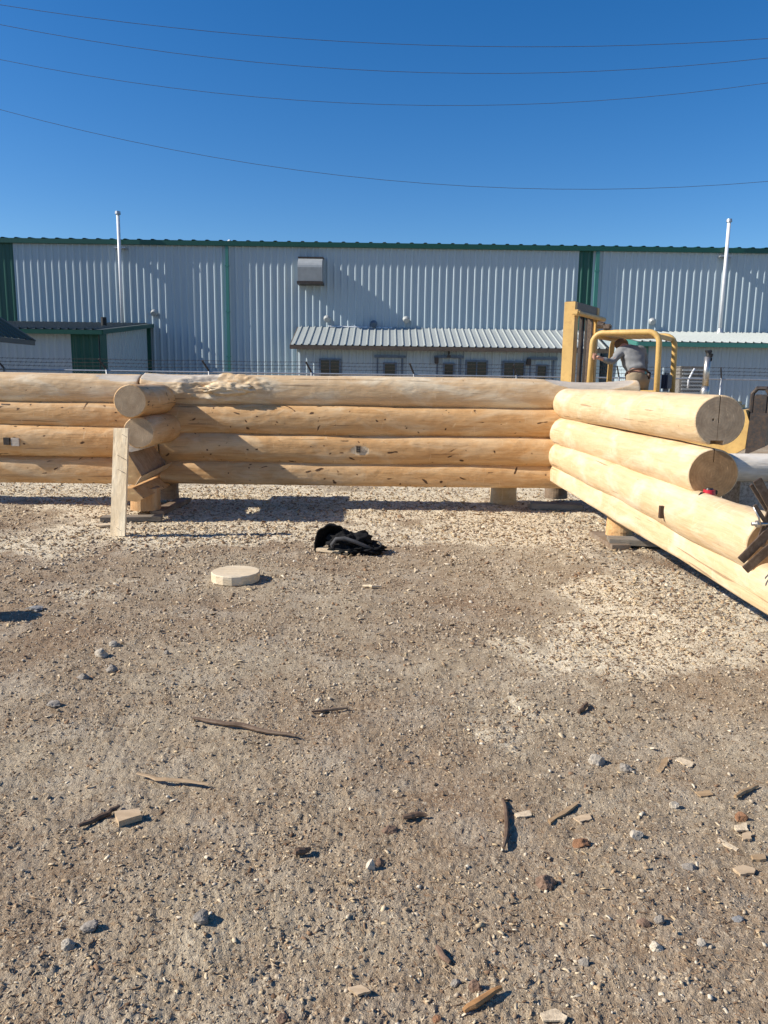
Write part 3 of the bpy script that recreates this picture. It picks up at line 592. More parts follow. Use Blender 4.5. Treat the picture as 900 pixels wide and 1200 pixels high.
# near dark roof at far left
t=thing('shed','small shed with dark green ribbed roof at the left edge','shed',(-14.2,21.,0))
q=P(40,399,24.); zt=q.z; xe=q.x
mb=MB(); run=4.; rise=2.6
mb.ribbed((xe,18.8,zt),Vector((0,1,0)),Vector((.5,0,.86)),Vector((-run,0,rise)),5.2,pitch=.4,h=.05)
mb.ribbed((xe-2*run,18.8,zt),Vector((0,1,0)),Vector((-.5,0,.86)),Vector((run,0,rise)),5.2,pitch=.4,h=.05); mb.part('roof',M['roofgreen'],t)
mb=MB(); 
for sx in(1,-1):
    [mb.bar((xe-run+sx*run,yy_,zt-.06),(xe-run,yy_,zt+rise-.06),.05,.16) for yy_ in(18.78,24.02)]
mb.bar((xe-.0,18.8,zt-.08),(xe,24.0,zt-.08),.05,.14); mb.part('fascia',M['roofdk'],t)
mb=MB(); mb.ribbed((xe-2*run+.8,19.3,0),Xax,Yn,Zz*zt,2*run-2.2); mb.box((xe-run-.3,21.6,zt/2),(2*run-2.2,4.4,zt-.02)); mb.part('wall',M['siding'],t)
# ---------------------------------------------------------------- fence
YFn=23.; zr=1.70
xs=[]; x=P(5,433,YFn).x
k=-4
while x+k*3.02<26: xs.append(x+k*3.02); k+=1
fe=thing('chain_link_fence','galvanised chain link fence topped with barbed wire behind the log wall','fence',(0,YFn,0))
mb=MB(); mb.tube([(xs[0],YFn,zr),(xs[-1],YFn,zr)],.022,8); mb.part('top_rail',M['galv'],fe)
for x in xs:
    mb=MB(); mb.tube([(x,YFn,0),(x,YFn,zr+.05)],.03,8); p=mb.part('post',M['galv'],fe,True)
    mb=MB(); mb.bar((x,YFn,zr+.03),(x-.14,YFn-.24,zr+.33),.03,.045); mb.part('barbed_wire_arm',M['dark'],p)
mb=MB()
for j in range(3):
    f=(j+1)/3; pts=[]
    for i in range(len(xs)-1):
        for s in(0,.5): pts.append((xs[i]+(xs[i+1]-xs[i])*s-.14*f,YFn-.24*f,zr+.03+.3*f-(.02 if s else 0)))
    mb.tube(pts,.006,4)
    xx=xs[0]
    while xx<xs[-1]:
        c=Vector((xx-.14*f,YFn-.24*f,zr+.02+.3*f)); mb.bar(c-Vector((.02,0,.03)),c+Vector((.02,0,.03)),.006,.006); xx+=.15
mb.part('barbed_wire',M['dark'],fe)
mb=MB(); h=zr-.08; x=xs[0]
while x<xs[-1]:
    for dx in(h,-h):
        a=Vector((x,YFn+.02,.06)); b=Vector((x+dx,YFn+.025,.06+h)); w=.0022
        n_=Vector((1,0,0))*w; n2_=Vector((0,1,0))*w; mb.add([a-n_,a+n2_,a+n_,b-n_,b+n2_,b+n_],[(0,1,4,3),(1,2,5,4),(2,0,3,5)])
    x+=.075
mb.part('wire_mesh',M['galv'],fe)
# unit behind the fence
c=P(812,446,24.); a=P(796,429,24.); b=P(827,429,24.)
t=thing('cooling_unit','grey louvred metal unit standing behind the fence','cooling unit',(c.x,24.3,0))
zt=a.z; w=b.x-a.x
mb=MB(); mb.box((c.x,24.3,zt-.7),(w,.6,1.4),bev=.02); mb.part('housing',M['unit'],t)
mb=MB()
for k in range(11): mb.box((c.x,23.985,zt-.12-k*.115),(w-.12,.03,.05))
mb.part('louvres',M['hood'],t)
mb=MB(); 
for sx in(-1,1):
    for sy in(0,.5): mb.box((c.x+sx*(w/2-.05),24.07+sy,(zt-1.4)/2),(.06,.06,zt-1.4))
mb.part('stand',M['dark'],t)
mb=MB(); mb.tube([P(806,455,23.9),P(807,445,23.85),P(811,437,23.9),P(814,432,23.93)],.03,8); mb.part('hose',M['whitepipe'],t,True)
# ---------------------------------------------------------------- forklift
O=P(769,450,12.1); O.z=0; fx=Vector((-.85,.53,0)).normalized(); sd=Vector((.53,.85,0)).normalized()
def FL(a,b,z): return O+fx*a+sd*b+Zz*z
ax=(fx,sd,Zz)
Lg=1.02; GH=P(740,389.5,12.35).z; GW=1.12
fk=thing('forklift','old yellow forklift parked behind the right corner of the logs','forklift',FL(0,.5,0))
mb=MB(); mb.box(FL(-.1,.56,.52),(2.0,1.02,.34),ax,bev=.03); mb.box(FL(-.62,.56,.98),(1.1,.9,.62),ax,bev=.05); mb.box(FL(.3,.56,.72),(.8,1.0,.06),ax); mb.box(FL(.98,.56,.85),(.12,.95,.5),ax,bev=.02)
mb.box(FL(.1,.12,1.05),(.5,.2,.75),ax,bev=.02); mb.box(FL(.28,.02,1.42),(.62,.22,.05),ax,bev=.01)
mb.part('body',M['yellow'],fk)
cwp=[(-1.05,.42),(-1.34,.62),(-1.36,1.02),(-1.30,1.18),(-1.05,1.20)]
mb=MB(); mb.prism([FL(a,.02,z) for a,z in cwp],sd*1.08); mb.part('counterweight',M['yellow'],fk)
mb=MB(); mb.prism([FL(a,.0,z) for a,z in((-1.345,.52),(-1.60,.66),(-1.62,1.14),(-1.37,1.14),(-1.365,1.02))],sd*1.12)
mb.part('rear_plate',M['dark'],fk)
mb=MB(); mb.tube([FL(-1.34,.3,1.0),FL(-1.34,.3,1.42),FL(-1.40,.3,1.5),FL(-1.52,.3,1.5),FL(-1.58,.3,1.4),FL(-1.58,.3,1.0)],.035,8); mb.box(FL(-1.46,.3,1.24),(.2,.08,.34),ax,bev=.02); mb.part('lifting_lug',M['dark'],fk)
def hoop(b,a0,a1,name='guard_frame'):
    rr_=.17; pts=[FL(a1+.05,b,.9),FL(a1+.02,b,GH-rr_)]
    for i in range(1,6):
        q=R(90)*i/5; pts.append(FL(a1+.02-rr_+rr_*math.cos(q),b,GH-rr_+rr_*math.sin(q)))
    for i in range(0,6):
        q=R(90)*i/5; pts.append(FL(a0+rr_-rr_*math.sin(q),b,GH-rr_+rr_*math.cos(q)))
    pts.append(FL(a0-.02,b,.9)); mb=MB(); mb.tube(pts,.045,12); return mb.part(name,M['yellow'],fk,True)
hoop(0,0,Lg); hoop(GW,0,Lg)
mb=MB()
for k in range(7): mb.bar(FL(.1+k*(Lg-.2)/6,0,GH-.03),FL(.1+k*(Lg-.2)/6,GW,GH-.03),.045,.03)
mb.bar(FL(.06,0,GH-.06),FL(.06,GW,GH-.06),.05,.06); mb.bar(FL(Lg-.06,0,GH-.06),FL(Lg-.06,GW,GH-.06),.05,.06); mb.part('guard_bars',M['yellow'],fk)
c=FL(.82,.0,GH+.04); mb=MB(); mb.box(c+Zz*.05,(.14,.1,.09),ax,bev=.02); mb.tube([c-Zz*.02,c+Zz*.02],.03,8); mb.tube([c+fx*.05+Zz*.07,c+fx*.14+Zz*.09],[.05,.065],10); mb.part('work_lamp',M['rust'],fk)
# mast
ma=Lg+.42; MH=P(668,352.5,12.7).z; MW=1.28
for b in(.0,MW):
    mb=MB(); s_=1 if b==0 else -1
    mb.box(FL(ma,b,MH/2+.1),(.18,.05,MH-.2),ax); mb.box(FL(ma+.075,b+s_*.045,MH/2+.1),(.03,.09,MH-.2),ax); mb.box(FL(ma-.075,b+s_*.045,MH/2+.1),(.03,.09,MH-.2),ax); mb.part('mast_rail',M['yellow'],fk)
    mb=MB(); mb.box(FL(ma+.01,b+s_*.22,MH/2+.02),(.10,.05,MH-.35),ax); mb.box(FL(ma-.04,b+s_*.24,MH/2+.02),(.03,.07,MH-.35),ax); mb.part('inner_rail',M['yellow' if b==0 else 'rust'],fk)
mb=MB(); mb.box(FL(ma,MW/2,MH-.07),(.16,MW,.16),ax,bev=.01); mb.part('mast_crosshead',M['rust'],fk)
mb=MB(); mb.box(FL(ma-.12,-.02,MH-.18),(.14,.18,.10),ax,bev=.03); mb.tube([FL(ma-.13,-.1,MH-.18),FL(ma-.13,MW+.18,MH-.18)],.04,10); mb.part('tie_bar',M['yellow'],fk)
mb=MB(); mb.tube([FL(ma,MW/2,.3),FL(ma,MW/2,MH-.2)],.045,12); mb.part('lift_cylinder',M['dark'],fk,True)
for b in(.50,.78):
    mb=MB(); mb.bar(FL(ma-.03,b,.3),FL(ma-.03,b,MH-.16),.03,.035,fx); mb.part('lift_chain',M['dark'],fk)
mb=MB()
for z in(.5,.95): mb.box(FL(ma+.17,MW/2,z),(.06,MW+.1,.1),ax)
mb.part('carriage',M['rust'],fk)
for b in(.25,MW-.25):
    mb=MB(); mb.box(FL(ma+.23,b,.55),(.05,.12,1.0),ax); mb.box(FL(ma+.75,b,.07),(1.05,.12,.045),ax); mb.part('fork',M['dark'],fk)
for a,b in((.78,.02),(.78,1.08),(-.85,.06),(-.85,1.04)):
    rw_=.34 if a>0 else .26; c=FL(a,b,rw_); mb=MB(); mb.tube([c-sd*.11,c-sd*.09,c+sd*.09,c+sd*.11],[rw_*.92,rw_,rw_,rw_*.92],24); w_=mb.part('wheel',M['black'],fk,True)
    mb=MB(); mb.tube([c-sd*.115,c+sd*.115],rw_*.5,16); mb.part('rim',M['yellow'],w_)
mb=MB(); mb.box(FL(.16,.78,1.36),(.46,.5,.12),ax,bev=.04); mb.part('seat',M['navy'],fk)
mb=MB(); mb.box(FL(.02,.80,1.58),(.10,.40,.30),(fx,sd,Zz),bev=.04); mb.part('seat_back',M['navy'],fk)
mb=MB(); ring=[FL(.55+.13*math.cos(q),.6+.18*math.sin(q),1.45+.1*math.cos(q)) for q in [2*math.pi*i/20 for i in range(21)]]; mb.tube(ring,.014,8); mb.bar(FL(.42,.6,1.44),FL(.68,.6,1.45),.02,.02); mb.tube([FL(.55,.6,1.45),FL(.9,.6,1.0)],.025,8); mb.part('steering_wheel',M['black'],fk,True)
a=P(826.5,462,12.0); b=P(828.5,418,12.0); a.x=(a.x+b.x)/2; b.x=a.x
mb=MB(); mb.tube([Vector((a.x,12.0,1.2)),Vector((a.x,12.0,a.z+.05)),Vector((a.x,12.0,a.z+.12))],[.068,.068,.05],14); mb.tube([Vector((a.x,12.0,a.z+.1)),b],.047,12); mb.part('exhaust_pipe',M['steel'],fk,True)
mb=MB(); mb.tube([b+Vector((.02,0,0)),b+Vector((.03,0,.05))],.05,10); mb.tube([b+Vector((-.01,0,.05)),b+Vector((.05,0,.09))],[.055,.02],10); mb.tube([b+Vector((.03,0,-.04)),b+Vector((.06,0,-.04))],.03,8); mb.part('rain_cap',M['black'],fk)
# ---------------------------------------------------------------- person
def skin(name,nodes,edges,mat,parent,sub=3,root=0,extra=()):
    o0=OR[parent.name] if parent is not None else Vector((0,0,0))
    me=bpy.data.meshes.new(name); me.from_pydata([tuple(Vector(n[0])-o0) for n in nodes],edges,[]); ob=bpy.data.objects.new(name,me); COL.objects.link(ob)
    md=ob.modifiers.new('s','SKIN'); md.use_smooth_shade=True; me.skin_vertices or None
    for i,n in enumerate(nodes):
        sv=me.skin_vertices[0].data[i]; r_=n[1]; sv.radius=(r_,r_) if not isinstance(r_,tuple) else r_; sv.use_root=(i==root)
    s2_=ob.modifiers.new('d','SUBSURF'); s2_.levels=sub; s2_.render_levels=sub
    bpy.context.view_layer.update(); dg=bpy.context.evaluated_depsgraph_get(); nm=bpy.data.meshes.new_from_object(ob.evaluated_get(dg)); ob.modifiers.clear(); ob.data=nm
    if name in('shirt','trousers'):
        for v_ in nm.vertices:
            c_=v_.co+o0; f_=noise.noise(Vector((c_.x*6+c_.z*9,c_.y*6,c_.z*14)))*.016+abs(noise.noise(Vector((c_.x*14,c_.y*12-c_.z*8,c_.z*20+4))))*-.016
            v_.co+=v_.normal*f_
    nm.materials.clear(); nm.materials.append(mat); nm.polygons.foreach_set('use_smooth',[True]*len(nm.polygons))
    if parent is not None: ob.parent=parent
    OR[ob.name]=o0.copy(); return ob
YP=12.35
pel=P(747,446,YP); foot=.77
per=thing('person','person in grey shirt and khaki trousers bending over inside the forklift','person',(pel.x,YP,foot))
sp1=P(746,433,YP+.10); ch=P(740,417,YP+.30); nk=P(733,408,YP+.46); hd=P(727.5,405,YP+.62)
shL=P(727.5,411,YP+.22); elL=P(717,425,YP+.12); wrL=P(703.5,420,YP+.02); haL=P(699.5,418.5,YP-.02)
shR=P(752,411,YP+.48); elR=P(756,430,YP+.62); wrR=P(748,441,YP+.78); haR=P(744,444,YP+.84)
hL=P(740,450,YP-.02); hR=P(754,450,YP+.08)
kL=Vector((hL.x-.14,hL.y+.12,1.18)); aL=Vector((hL.x-.02,hL.y-.02,.86)); kR=Vector((hR.x-.08,hR.y+.16,1.18)); aR=Vector((hR.x+.05,hR.y+.0,.86))
tL=aL+Vector((-.16,.10,-.06)); tR=aR+Vector((-.16,.10,-.06))
nodes=[(pel,.13),(sp1,.125),(ch,.145),(nk,.06),(hd,.095),(shL,.075),(elL,.045),(wrL,.03),(haL,.035),(shR,.075),(elR,.045),(wrR,.03),(haR,.035),(hL,.10),(kL,.06),(aL,.042),(tL,.035),(hR,.10),(kR,.06),(aR,.042),(tR,.035)]
ed=[(0,1),(1,2),(2,3),(3,4),(2,5),(5,6),(6,7),(7,8),(2,9),(9,10),(10,11),(11,12),(0,13),(13,14),(14,15),(15,16),(0,17),(17,18),(18,19),(19,20)]
body=skin('body',nodes,ed,M['skin'],per)
# fingers curled round the guard post, joined into the body
bm=bmesh.new(); bm.from_mesh(body.data); o0=OR[per.name]
def fing(base,d1,d2,d3,l,r_):
    p=[base,base+d1*l*.4,base+d1*l*.4+d2*l*.35,base+d1*l*.4+d2*l*.35+d3*l*.3]; m_=MB(); m_.tube(p,[r_,r_,r_*.9,r_*.7],8); vs=[bm.verts.new(v-o0) for v in m_.v]
    for f in m_.f: bm.faces.new([vs[i] for i in f]).smooth=True
for hand,sg in((haL,1),(haR,1)):
    for k,(l,r_) in enumerate(((.085,.0095),(.095,.0095),(.09,.009),(.07,.008))):
        b0=hand+Vector((-.02,-.015,.03-.02*k)); fing(b0,Vector((-.9,-.3,0)).normalized(),Vector((-.4,.9,0)).normalized(),Vector((.6,.8,0)).normalized(),l,r_)
    fing(hand+Vector((0,.02,.03)),Vector((-.6,.5,.6)).normalized(),Vector((-.8,.2,.3)).normalized(),Vector((-.7,-.6,0)).normalized(),.07,.011)
bm.to_mesh(body.data); bm.free()
# face details on the head (turned down and away)
fd=(hd-nk).normalized(); m_=MB()
for s_ in(-1,1):
    blob(m_,hd+fd*.02+Vector((s_*.09,0,-.0)),.014,.02,.03,s_,.1,2,12)
blob(m_,hd+fd*.10+Vector((0,.0,-.03)),.014,.02,.02,2,.1,2,12); m_.part('ears_and_nose',M['skin'],per,True)
sh=[(P(746,438,YP+.04),.165),(sp1,.155),(ch,(.185)),(nk-(nk-ch)*.25,.085),(shL,.098),(elL,.062),(wrL+(elL-wrL)*.12,.044),(shR,.098),(elR,.062),(wrR+(elR-wrR)*.12,.044)]
skin('shirt',sh,[(0,1),(1,2),(2,3),(2,4),(4,5),(5,6),(2,7),(7,8),(8,9)],M['shirt'],per)
tr=[(pel+Vector((0,0,.0)),.168),(sp1-(sp1-pel)*.35,.158),(hL,.130),(kL,.088),(aL+Zz*.02,.068),(hR,.130),(kR,.088),(aR+Zz*.02,.068)]
skin('trousers',tr,[(0,1),(0,2),(2,3),(3,4),(0,5),(5,6),(6,7)],M['khaki'],per)
m_=MB(); cc=sp1-(sp1-pel)*.42; axd=(sp1-pel).normalized(); e1=axd.cross(Vector((0,1,0))).normalized(); e2=axd.cross(e1)
m_.tube([cc+e1*(.172*math.cos(q))+e2*(.165*math.sin(q)) for q in [2*math.pi*i/28 for i in range(29)]],.017,8); m_.box(cc+Vector((.17,-.06,-.02)),(.05,.06,.12),bev=.012); m_.part('belt',M['belt'],per,True)
m_=MB(); blob(m_,hd+Zz*.025-fd*.01,.112,.118,.095,4,.05,2,20); m_.part('cap',M['capbrown'],per,True)
for a_,t_ in((aL,tL),(aR,tR)):
    skin('boot',[(a_+Zz*.05,.062),(a_-Zz*.03,.058),(t_,.05)],[(0,1),(1,2)],M['boot'],per)
# ---------------------------------------------------------------- jacket, disc
c=PG(405,648); c.z=H(c.x,c.y)
t=thing('bag','crumpled black cloth bag lying open on the dirt before the log wall','bag',c)
def J(px,py,dy=0): return P(px,py,c.y+dy)
# hood-like shell, open towards the camera-right
mb=MB(); V=[];Fc=[]; nu,nv=34,22; hc=J(389,638,.03)
for i in range(nu+1):
    for j in range(nv+1):
        a=R(-25)+R(225)*i/nu; b=R(90)*j/nv
        wr=1+.09*nz(a*2.2,b*3.1,1)+.04*nz(a*8,b*7,3)
        x=-math.cos(a)*.155*math.sin(b)*wr; z=math.sin(a)*.185*math.sin(b)*wr; y=.17*math.cos(b)*wr
        V.append(hc+Vector((x*1.05,y,z)))
for i in range(nu):
    for j in range(nv): Fc.append((i*(nv+1)+j,i*(nv+1)+j+1,(i+1)*(nv+1)+j+1,(i+1)*(nv+1)+j))
mb.add(V,Fc); o=mb.part('hood',M['cloth'],t,True); md=o.modifiers.new('s','SOLIDIFY'); md.thickness=.014
mb=MB(); blob(mb,J(410,636,.07),.19,.14,.105,7,.5,5,60); blob(mb,J(431,643,.02),.14,.12,.05,9,.6,7,50); blob(mb,J(408,646,-.02),.14,.08,.045,12,.6,6,30); mb.part('folded_cloth',M['cloth'],t,True)
for v_ in (): pass
mb=MB(); mb.tube([J(*q) for q in((392,646,-.03),(389,638,-.06),(394,632,-.07),(404,631,-.07),(416,635,-.08),(428,640,-.08),(438,644,-.06))],[.012,.018,.02,.02,.018,.018,.012],8); mb.tube([J(*q) for q in((436,648,-.03),(444,643,-.02),(447,638,.0),(443,634,.02))],.008,6); mb.part('strap',M['clothgrey'],t,True)
mb=MB(); mb.tube([J(*q) for q in((412,631,.02),(422,628,.03),(428,632,.0),(436,636,.0))],[.03,.035,.02,.02],8); mb.part('flap',M['cloth'],t,True)
a=PG(373,646); b=PG(410,650); plank(a,b,.10,.03,'pale wood slat under the black cloth bag','pale',z=.022,group='wood scraps')
c=PG(271,688); c.y+=.02; r_=.186
mb=MB(); n=17; poly=[Vector((c.x+r_*(1+.015*nz(k*2.1))*math.cos(2*math.pi*k/n+.3),c.y+.16+r_*math.sin(2*math.pi*k/n+.3),H(c.x,c.y)+.004)) for k in range(n)]
V=poly+[p+Zz*.062 for p in poly]+[Vector((c.x+(p.x-c.x)*.975,c.y+.16+(p.y-c.y-.16)*.975,p.z+.068)) for p in poly]
mb.add(V,[(i+n*j,(i+1)%n+n*j,(i+1)%n+n*(j+1),i+n*(j+1)) for j in range(2) for i in range(n)]+[tuple(2*n+i for i in range(n)),tuple(range(n))[::-1]])
mb.top('wood_disc',M['disc'],'pale round wooden disc with faceted edge lying on the dirt','disc')
stump(-2.86,4.74,.11,.36,'unseen brown stump added outside the left edge to cast a shadow',9,0,[M['log'],M['endtan']],group=None)  # unseen stump, added and sized for the shadow coming in from the left
# ---------------------------------------------------------------- debris
def stone(px,py,wpx,hpx,mat,label,seed,name='stone',cat='stone',flat=1.):
    c=PG(px,py); d=math.hypot(c.x,c.y); k=(c-CAM).length/F; w=wpx*k/2*.86; h=hpx*k/2*flat*.8
    bm=bmesh.new(); bmesh.ops.create_icosphere(bm,subdivisions=4,radius=1); z0=H(c.x,c.y); rr=random.Random(seed); V=[]
    rot=rr.uniform(-.6,.6); pl=[(Vector((rr.uniform(-1,1),rr.uniform(-1,1),rr.uniform(-.3,1))).normalized(),rr.uniform(.55,.85)) for _ in range(9)]
    for v in bm.verts:
        q=v.co.copy()
        for n_,dd in pl:
            e=q.dot(n_)-dd
            if e>0: q-=n_*e*.9
        q*=1+.16*nz(q.x*2.5+seed,q.y*2.5,q.z*2.5)+.09*nz(q.x*6+seed,q.y*6,q.z*6); q=Matrix.Rotation(rot,3,'Z')@q; V.append(Vector((c.x+q.x*w,c.y+q.y*w*.8,z0+h*.4+q.z*h)))
    Fc=[tuple(v.index for v in f.verts) for f in bm.faces]; bm.free()
    mb=MB(); mb.add(V,Fc); return mb.top(name,M[mat],label,cat,(c.x,c.y,z0),'loose stones on the dirt' if cat=='stone' else 'wood chunks on the dirt')
def stick(pts,r_,mat,label,name='stick',flat=False,g_='sticks on the dirt'):
    P3=[]; 
    for i,(x,y) in enumerate(pts):
        q=PG(x,y); q.z=H(q.x,q.y)+r_*1.3; P3.append(q)
    D=[]
    for i in range(len(P3)-1):
        for s in(0,.34,.67):
            q=P3[i].lerp(P3[i+1],s); q+=Vector((nz(q.x*40,q.y*40),nz(q.y*37,5),abs(nz(q.x*33,9))*.7))*r_*.9; D.append(q)
    D.append(P3[-1]); rs=[r_*(.55+.5*math.sin(math.pi*min(1,(i+.7)/len(D)))+.15*nz(i*1.3,r_*900)) for i in range(len(D))]
    mb=MB(); mb.tube(D,rs,7)
    if flat:
        zc=sum(v.z for v in mb.v)/len(mb.v)
        for v in mb.v: v.z=zc+(v.z-zc)*.45
    return mb.top(name,M[mat],label,'stick',group=g_,smooth=False)
def slab(poly,th,mat,label,name='wood_scrap',tilt=0.,cat='wood scrap'):
    V0=[PG(x,y) for x,y in poly]; c0_=sum(V0,Vector())/len(V0); V0=[c0_+(q_-c0_)*.84 for q_ in V0]; V=[]; th=th*.8
    for i in range(len(V0)):
        a_,b_=V0[i],V0[(i+1)%len(V0)]
        for f_ in(0,.25,.5,.75):
            q_=a_.lerp(b_,f_); k_=min(.16*(b_-a_).length,.005); V.append(q_+Vector((nz(q_.x*90,q_.y*90,1),nz(q_.x*90,q_.y*90,5),0))*k_)
    cc=sum(V,Vector())/len(V); z=H(cc.x,cc.y)+.003
    for i,v in enumerate(V): v.z=z+(v.x-cc.x)*tilt+.0
    mb=MB(); mb.prism(V,(0,0,th)); return mb.top(name,M[mat],label,cat,group='wood scraps')
stone(42,714,26,11,'stone_blue','flat blue grey stone near the left edge',1,flat=.7)
stone(119,769,18,15,'stone_pale','pale crumbly stone, largest of the cluster at left',2); stone(131,786,15,13,'stone_grey','grey stone just below the largest pale one',3)
stone(133,758,14,11,'stone_pale','small pale stone above the crumbly one',4); stone(97,795,17,10,'stone_grey','low grey stone lower left of the cluster',5)
stone(65,829,19,10,'stone_grey','lone flat grey stone below the left cluster',6); stone(195,766,8,8,'stone_grey','small grey stone right of the left cluster',7)
stone(434,1019,11,20,'stone_white','upright white stone near the photo centre bottom',8); stone(445,1014,11,17,'stone_brown','dark lump leaning behind the upright white stone',9)
stone(237,1082,22,18,'stone_grey','rounded grey stone in the lower left foreground',10); stone(80,1111,19,13,'stone_pale','pale stone in the bottom left corner area',11)
stone(700,893,22,22,'stone_pale','pale pitted rock, left of the pair at right',12); stone(733,902,20,17,'stone_grey','grey rock, right of the pale pitted one',13)
stone(790,946,12,12,'stone_white','white pebble on the wood chips at right',14); stone(769,1116,16,14,'stone_white','cream pebble with brown side, lower right',15)
stone(754,1087,16,14,'stone_brown','tan pebble above the cream one',16); stone(772,1086,12,14,'stone_grey','grey pebble beside the tan pebble',17); stone(820,1110,12,11,'stone_pale','pale pebble right of the cream pebble',25)
stone(866,1079,16,11,'stone_blue','dark slate pebble near the right edge',18); stone(685,1130,14,13,'stone_grey','grey pebble at the bottom right',19)
stone(534,1153,13,14,'stone_grey','grey pebble left of the orange stick',20); stone(557,1160,17,18,'stone_brown','brown pebble just above the orange stick',21); stone(330,1195,14,14,'stone_brown','tan rounded pebble at the bottom edge',22)
stone(745,982,20,12,'stone_pale','dusty white crumbled lump at right',23); stone(640,1036,26,24,'stone_brown','dark split bark lump with a pale face',24,'bark_lump','bark')
stone(680,991,26,16,'stone_rust','rusty brown ribbed wood chunk',26,'wood_chunk','wood chunk'); stone(457,975,22,13,'stone_brown','small brown bark knob above the white stone',27,'bark_lump','bark')
stone(512,1196,14,10,'stone_rust','rusty pebble at the bottom edge',28); stone(868,960,16,14,'stone_rust','orange brown knob on the chips near the right edge',29,'wood_chunk','wood chunk')
stone(808,1017,18,10,'stone_grey','grey flat pebble below the chips at right',30); stone(105,1090,22,12,'stone_grey','dull grey stone right of the bottom left one',31)
stick([(226,845),(255,852),(285,855),(315,862),(347,868)],.011,'barkdark','long thin curved brown branch at left of centre')
stick([(160,911),(185,917),(215,919),(245,923)],.012,'stick','pale bark strip below the long branch',flat=True)
stick([(590,942),(594,965),(593,985),(590,997)],.009,'barkdark','bent brown twig pointing away from the camera')
stick([(542,1188),(560,1180),(587,1165)],.0095,'orangew','orange peeled stick at the bottom of the photo')
stick([(93,970),(112,962),(126,957),(140,948)],.010,'barkdark','dark root piece beside the sawn block')
stick([(365,838),(385,835),(408,833)],.007,'barkdark','thin dark twig left of the photo centre')
stick([(344,1006),(352,1003),(363,998)],.012,'barkdark','short charred stick below the photo centre')
stick([(472,962),(485,960),(500,959)],.010,'barkdark','short dark twig right of the bark knob')
stick([(860,937),(873,930),(888,922)],.009,'stick','brown stick at the right edge on the chips')
stick([(512,1115),(518,1122),(527,1130)],.009,'stone_brown','short brown splinter near the bottom centre')
stick([(688,827),(683,832),(678,838)],.012,'barkdark','stubby dark twig among the chips at right')
stick([(425,688),(436,690),(447,689)],.012,'pale','thin pale shaving below the black bag')
slab([(131,955),(165,951),(169,960),(137,970)],.028,'board','small pale sawn block with a slanted end at lower left','sawn_block')
slab([(638,965),(678,940),(681,943),(642,969)],.014,'stick','straight tan stick of lath at right of centre','lath')
slab([(790,889),(795,886),(814,893),(813,899),(807,900)],.006,'pale','bright white wood flake at right','wood_flake')
slab([(768,905),(776,890),(784,887),(783,897),(774,908)],.005,'stick','leaf shaped brown bark flake beside the white one','bark_flake')
slab([(868,980),(880,977),(881,987),(869,989)],.010,'board','square tan chip near the right edge')
slab([(840,982),(868,998),(864,1001),(838,987)],.006,'pale','long pale splinter near the square chip')
slab([(858,970),(875,966),(878,976),(862,977)],.008,'pale','curled tan shaving above the square chip')
slab([(856,1020),(870,1015),(888,1021),(886,1027),(866,1028)],.012,'board','wedge of tan bark wood at the right edge')
slab([(628,1192),(650,1186),(668,1196),(664,1203),(634,1202)],.006,'pale','pale curved chip cut by the bottom edge')
slab([(878,1006),(896,1004),(900,1012),(880,1013)],.012,'stick','brown wood block cut by the right edge')
slab([(600,957),(622,953),(626,960),(604,963)],.006,'pale','cream curled shaving left of the lath stick')
slab([(669,960),(692,954),(696,962),(678,966)],.005,'board','broad tan shaving right of the lath stick')
slab([(812,990-60),(832,928),(838,934),(820,937)],.005,'stick','flat brown bark chip on the right chip bed')
slab([(405,1162),(425,1158),(438,1168),(418,1172)],.008,'board','dusty tan chip near the bottom centre')
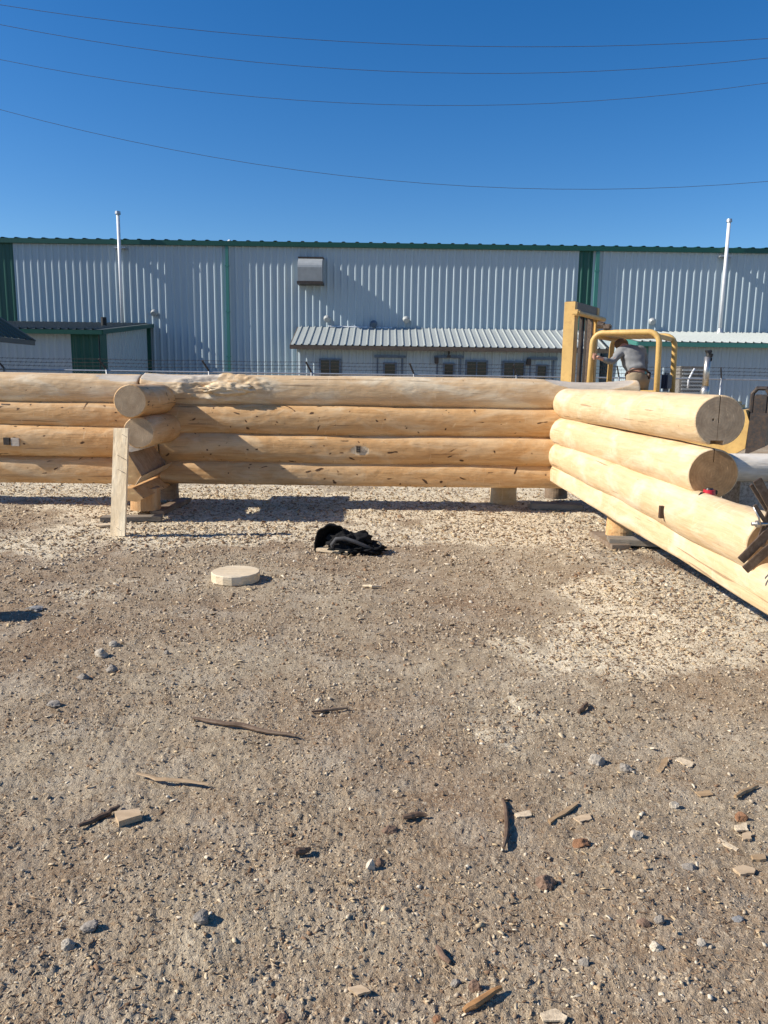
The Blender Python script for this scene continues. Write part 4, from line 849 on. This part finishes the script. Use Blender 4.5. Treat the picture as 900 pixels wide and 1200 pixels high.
# ---------------------------------------------------------------- wires
def wire(pts,Y,label,r_=.0048):
    xs_=np.array([p[0] for p in pts],float); ys_=np.array([p[1] for p in pts],float); cf=np.polyfit(xs_,ys_,2)
    D=[P(x,float(np.polyval(cf,x)),Y) for x in range(-700,1601,50)]
    mb=MB(); mb.tube(D,r_,6); return mb.top('overhead_wire',M['wire'],label,'wire',(0,Y,3.),'overhead wires')
wire([(0,6),(250,36),(500,54),(700,54),(900,45)],17,'topmost of the four overhead wires'); wire([(0,29),(250,67),(500,86),(700,83),(900,68)],17.4,'second overhead wire from the top')
wire([(0,70),(250,108),(450,123),(650,121),(900,97)],18.5,'third overhead wire from the top'); wire([(0,128),(250,185),(500,215),(700,221),(900,213)],18,'lowest overhead wire, nearest the warehouse roof')
# ---------------------------------------------------------------- light, sky, camera
EL=R(34); AZ=R(7)
dsun=Vector((-math.cos(EL)*math.cos(AZ),-math.cos(EL)*math.sin(AZ),math.sin(EL)))
sl=bpy.data.lights.new('sun','SUN'); sl.energy=4.5; sl.angle=R(.5); sl.color=(1,.925,.81); so=bpy.data.objects.new('sun',sl); COL.objects.link(so); so.rotation_euler=dsun.to_track_quat('Z','Y').to_euler()
w=bpy.data.worlds.new('World'); S.world=w; w.use_nodes=True; t=w.node_tree; bg=t.nodes['Background']
sk=t.nodes.new('ShaderNodeTexSky'); sk.sky_type='NISHITA'; sk.sun_disc=False; sk.sun_elevation=EL; sk.sun_rotation=math.atan2(dsun.x,dsun.y); sk.air_density=1.0; sk.dust_density=.5; sk.ozone_density=3.2; sk.altitude=600
hs=t.nodes.new('ShaderNodeHueSaturation'); hs.inputs['Saturation'].default_value=1.36; hs.inputs['Hue'].default_value=.506; t.links.new(sk.outputs[0],hs.inputs['Color']); t.links.new(hs.outputs[0],bg.inputs[0]); bg.inputs[1].default_value=.085
cd=bpy.data.cameras.new('camera'); cd.sensor_fit='VERTICAL'; cd.sensor_height=36; cd.sensor_width=27; cd.lens=F/1200*36; cd.clip_end=9000; cd.clip_start=.05
co=bpy.data.objects.new('camera',cd); COL.objects.link(co); co.matrix_world=Matrix.Translation(CAM)@Matrix((rt,up,-fw)).transposed().to_4x4(); S.camera=co
S.view_settings.view_transform='Standard'; S.view_settings.look='None'; S.view_settings.gamma=1; S.view_settings.exposure=0.66
S.render.engine='CYCLES'; S.render.resolution_x=768; S.render.resolution_y=1024
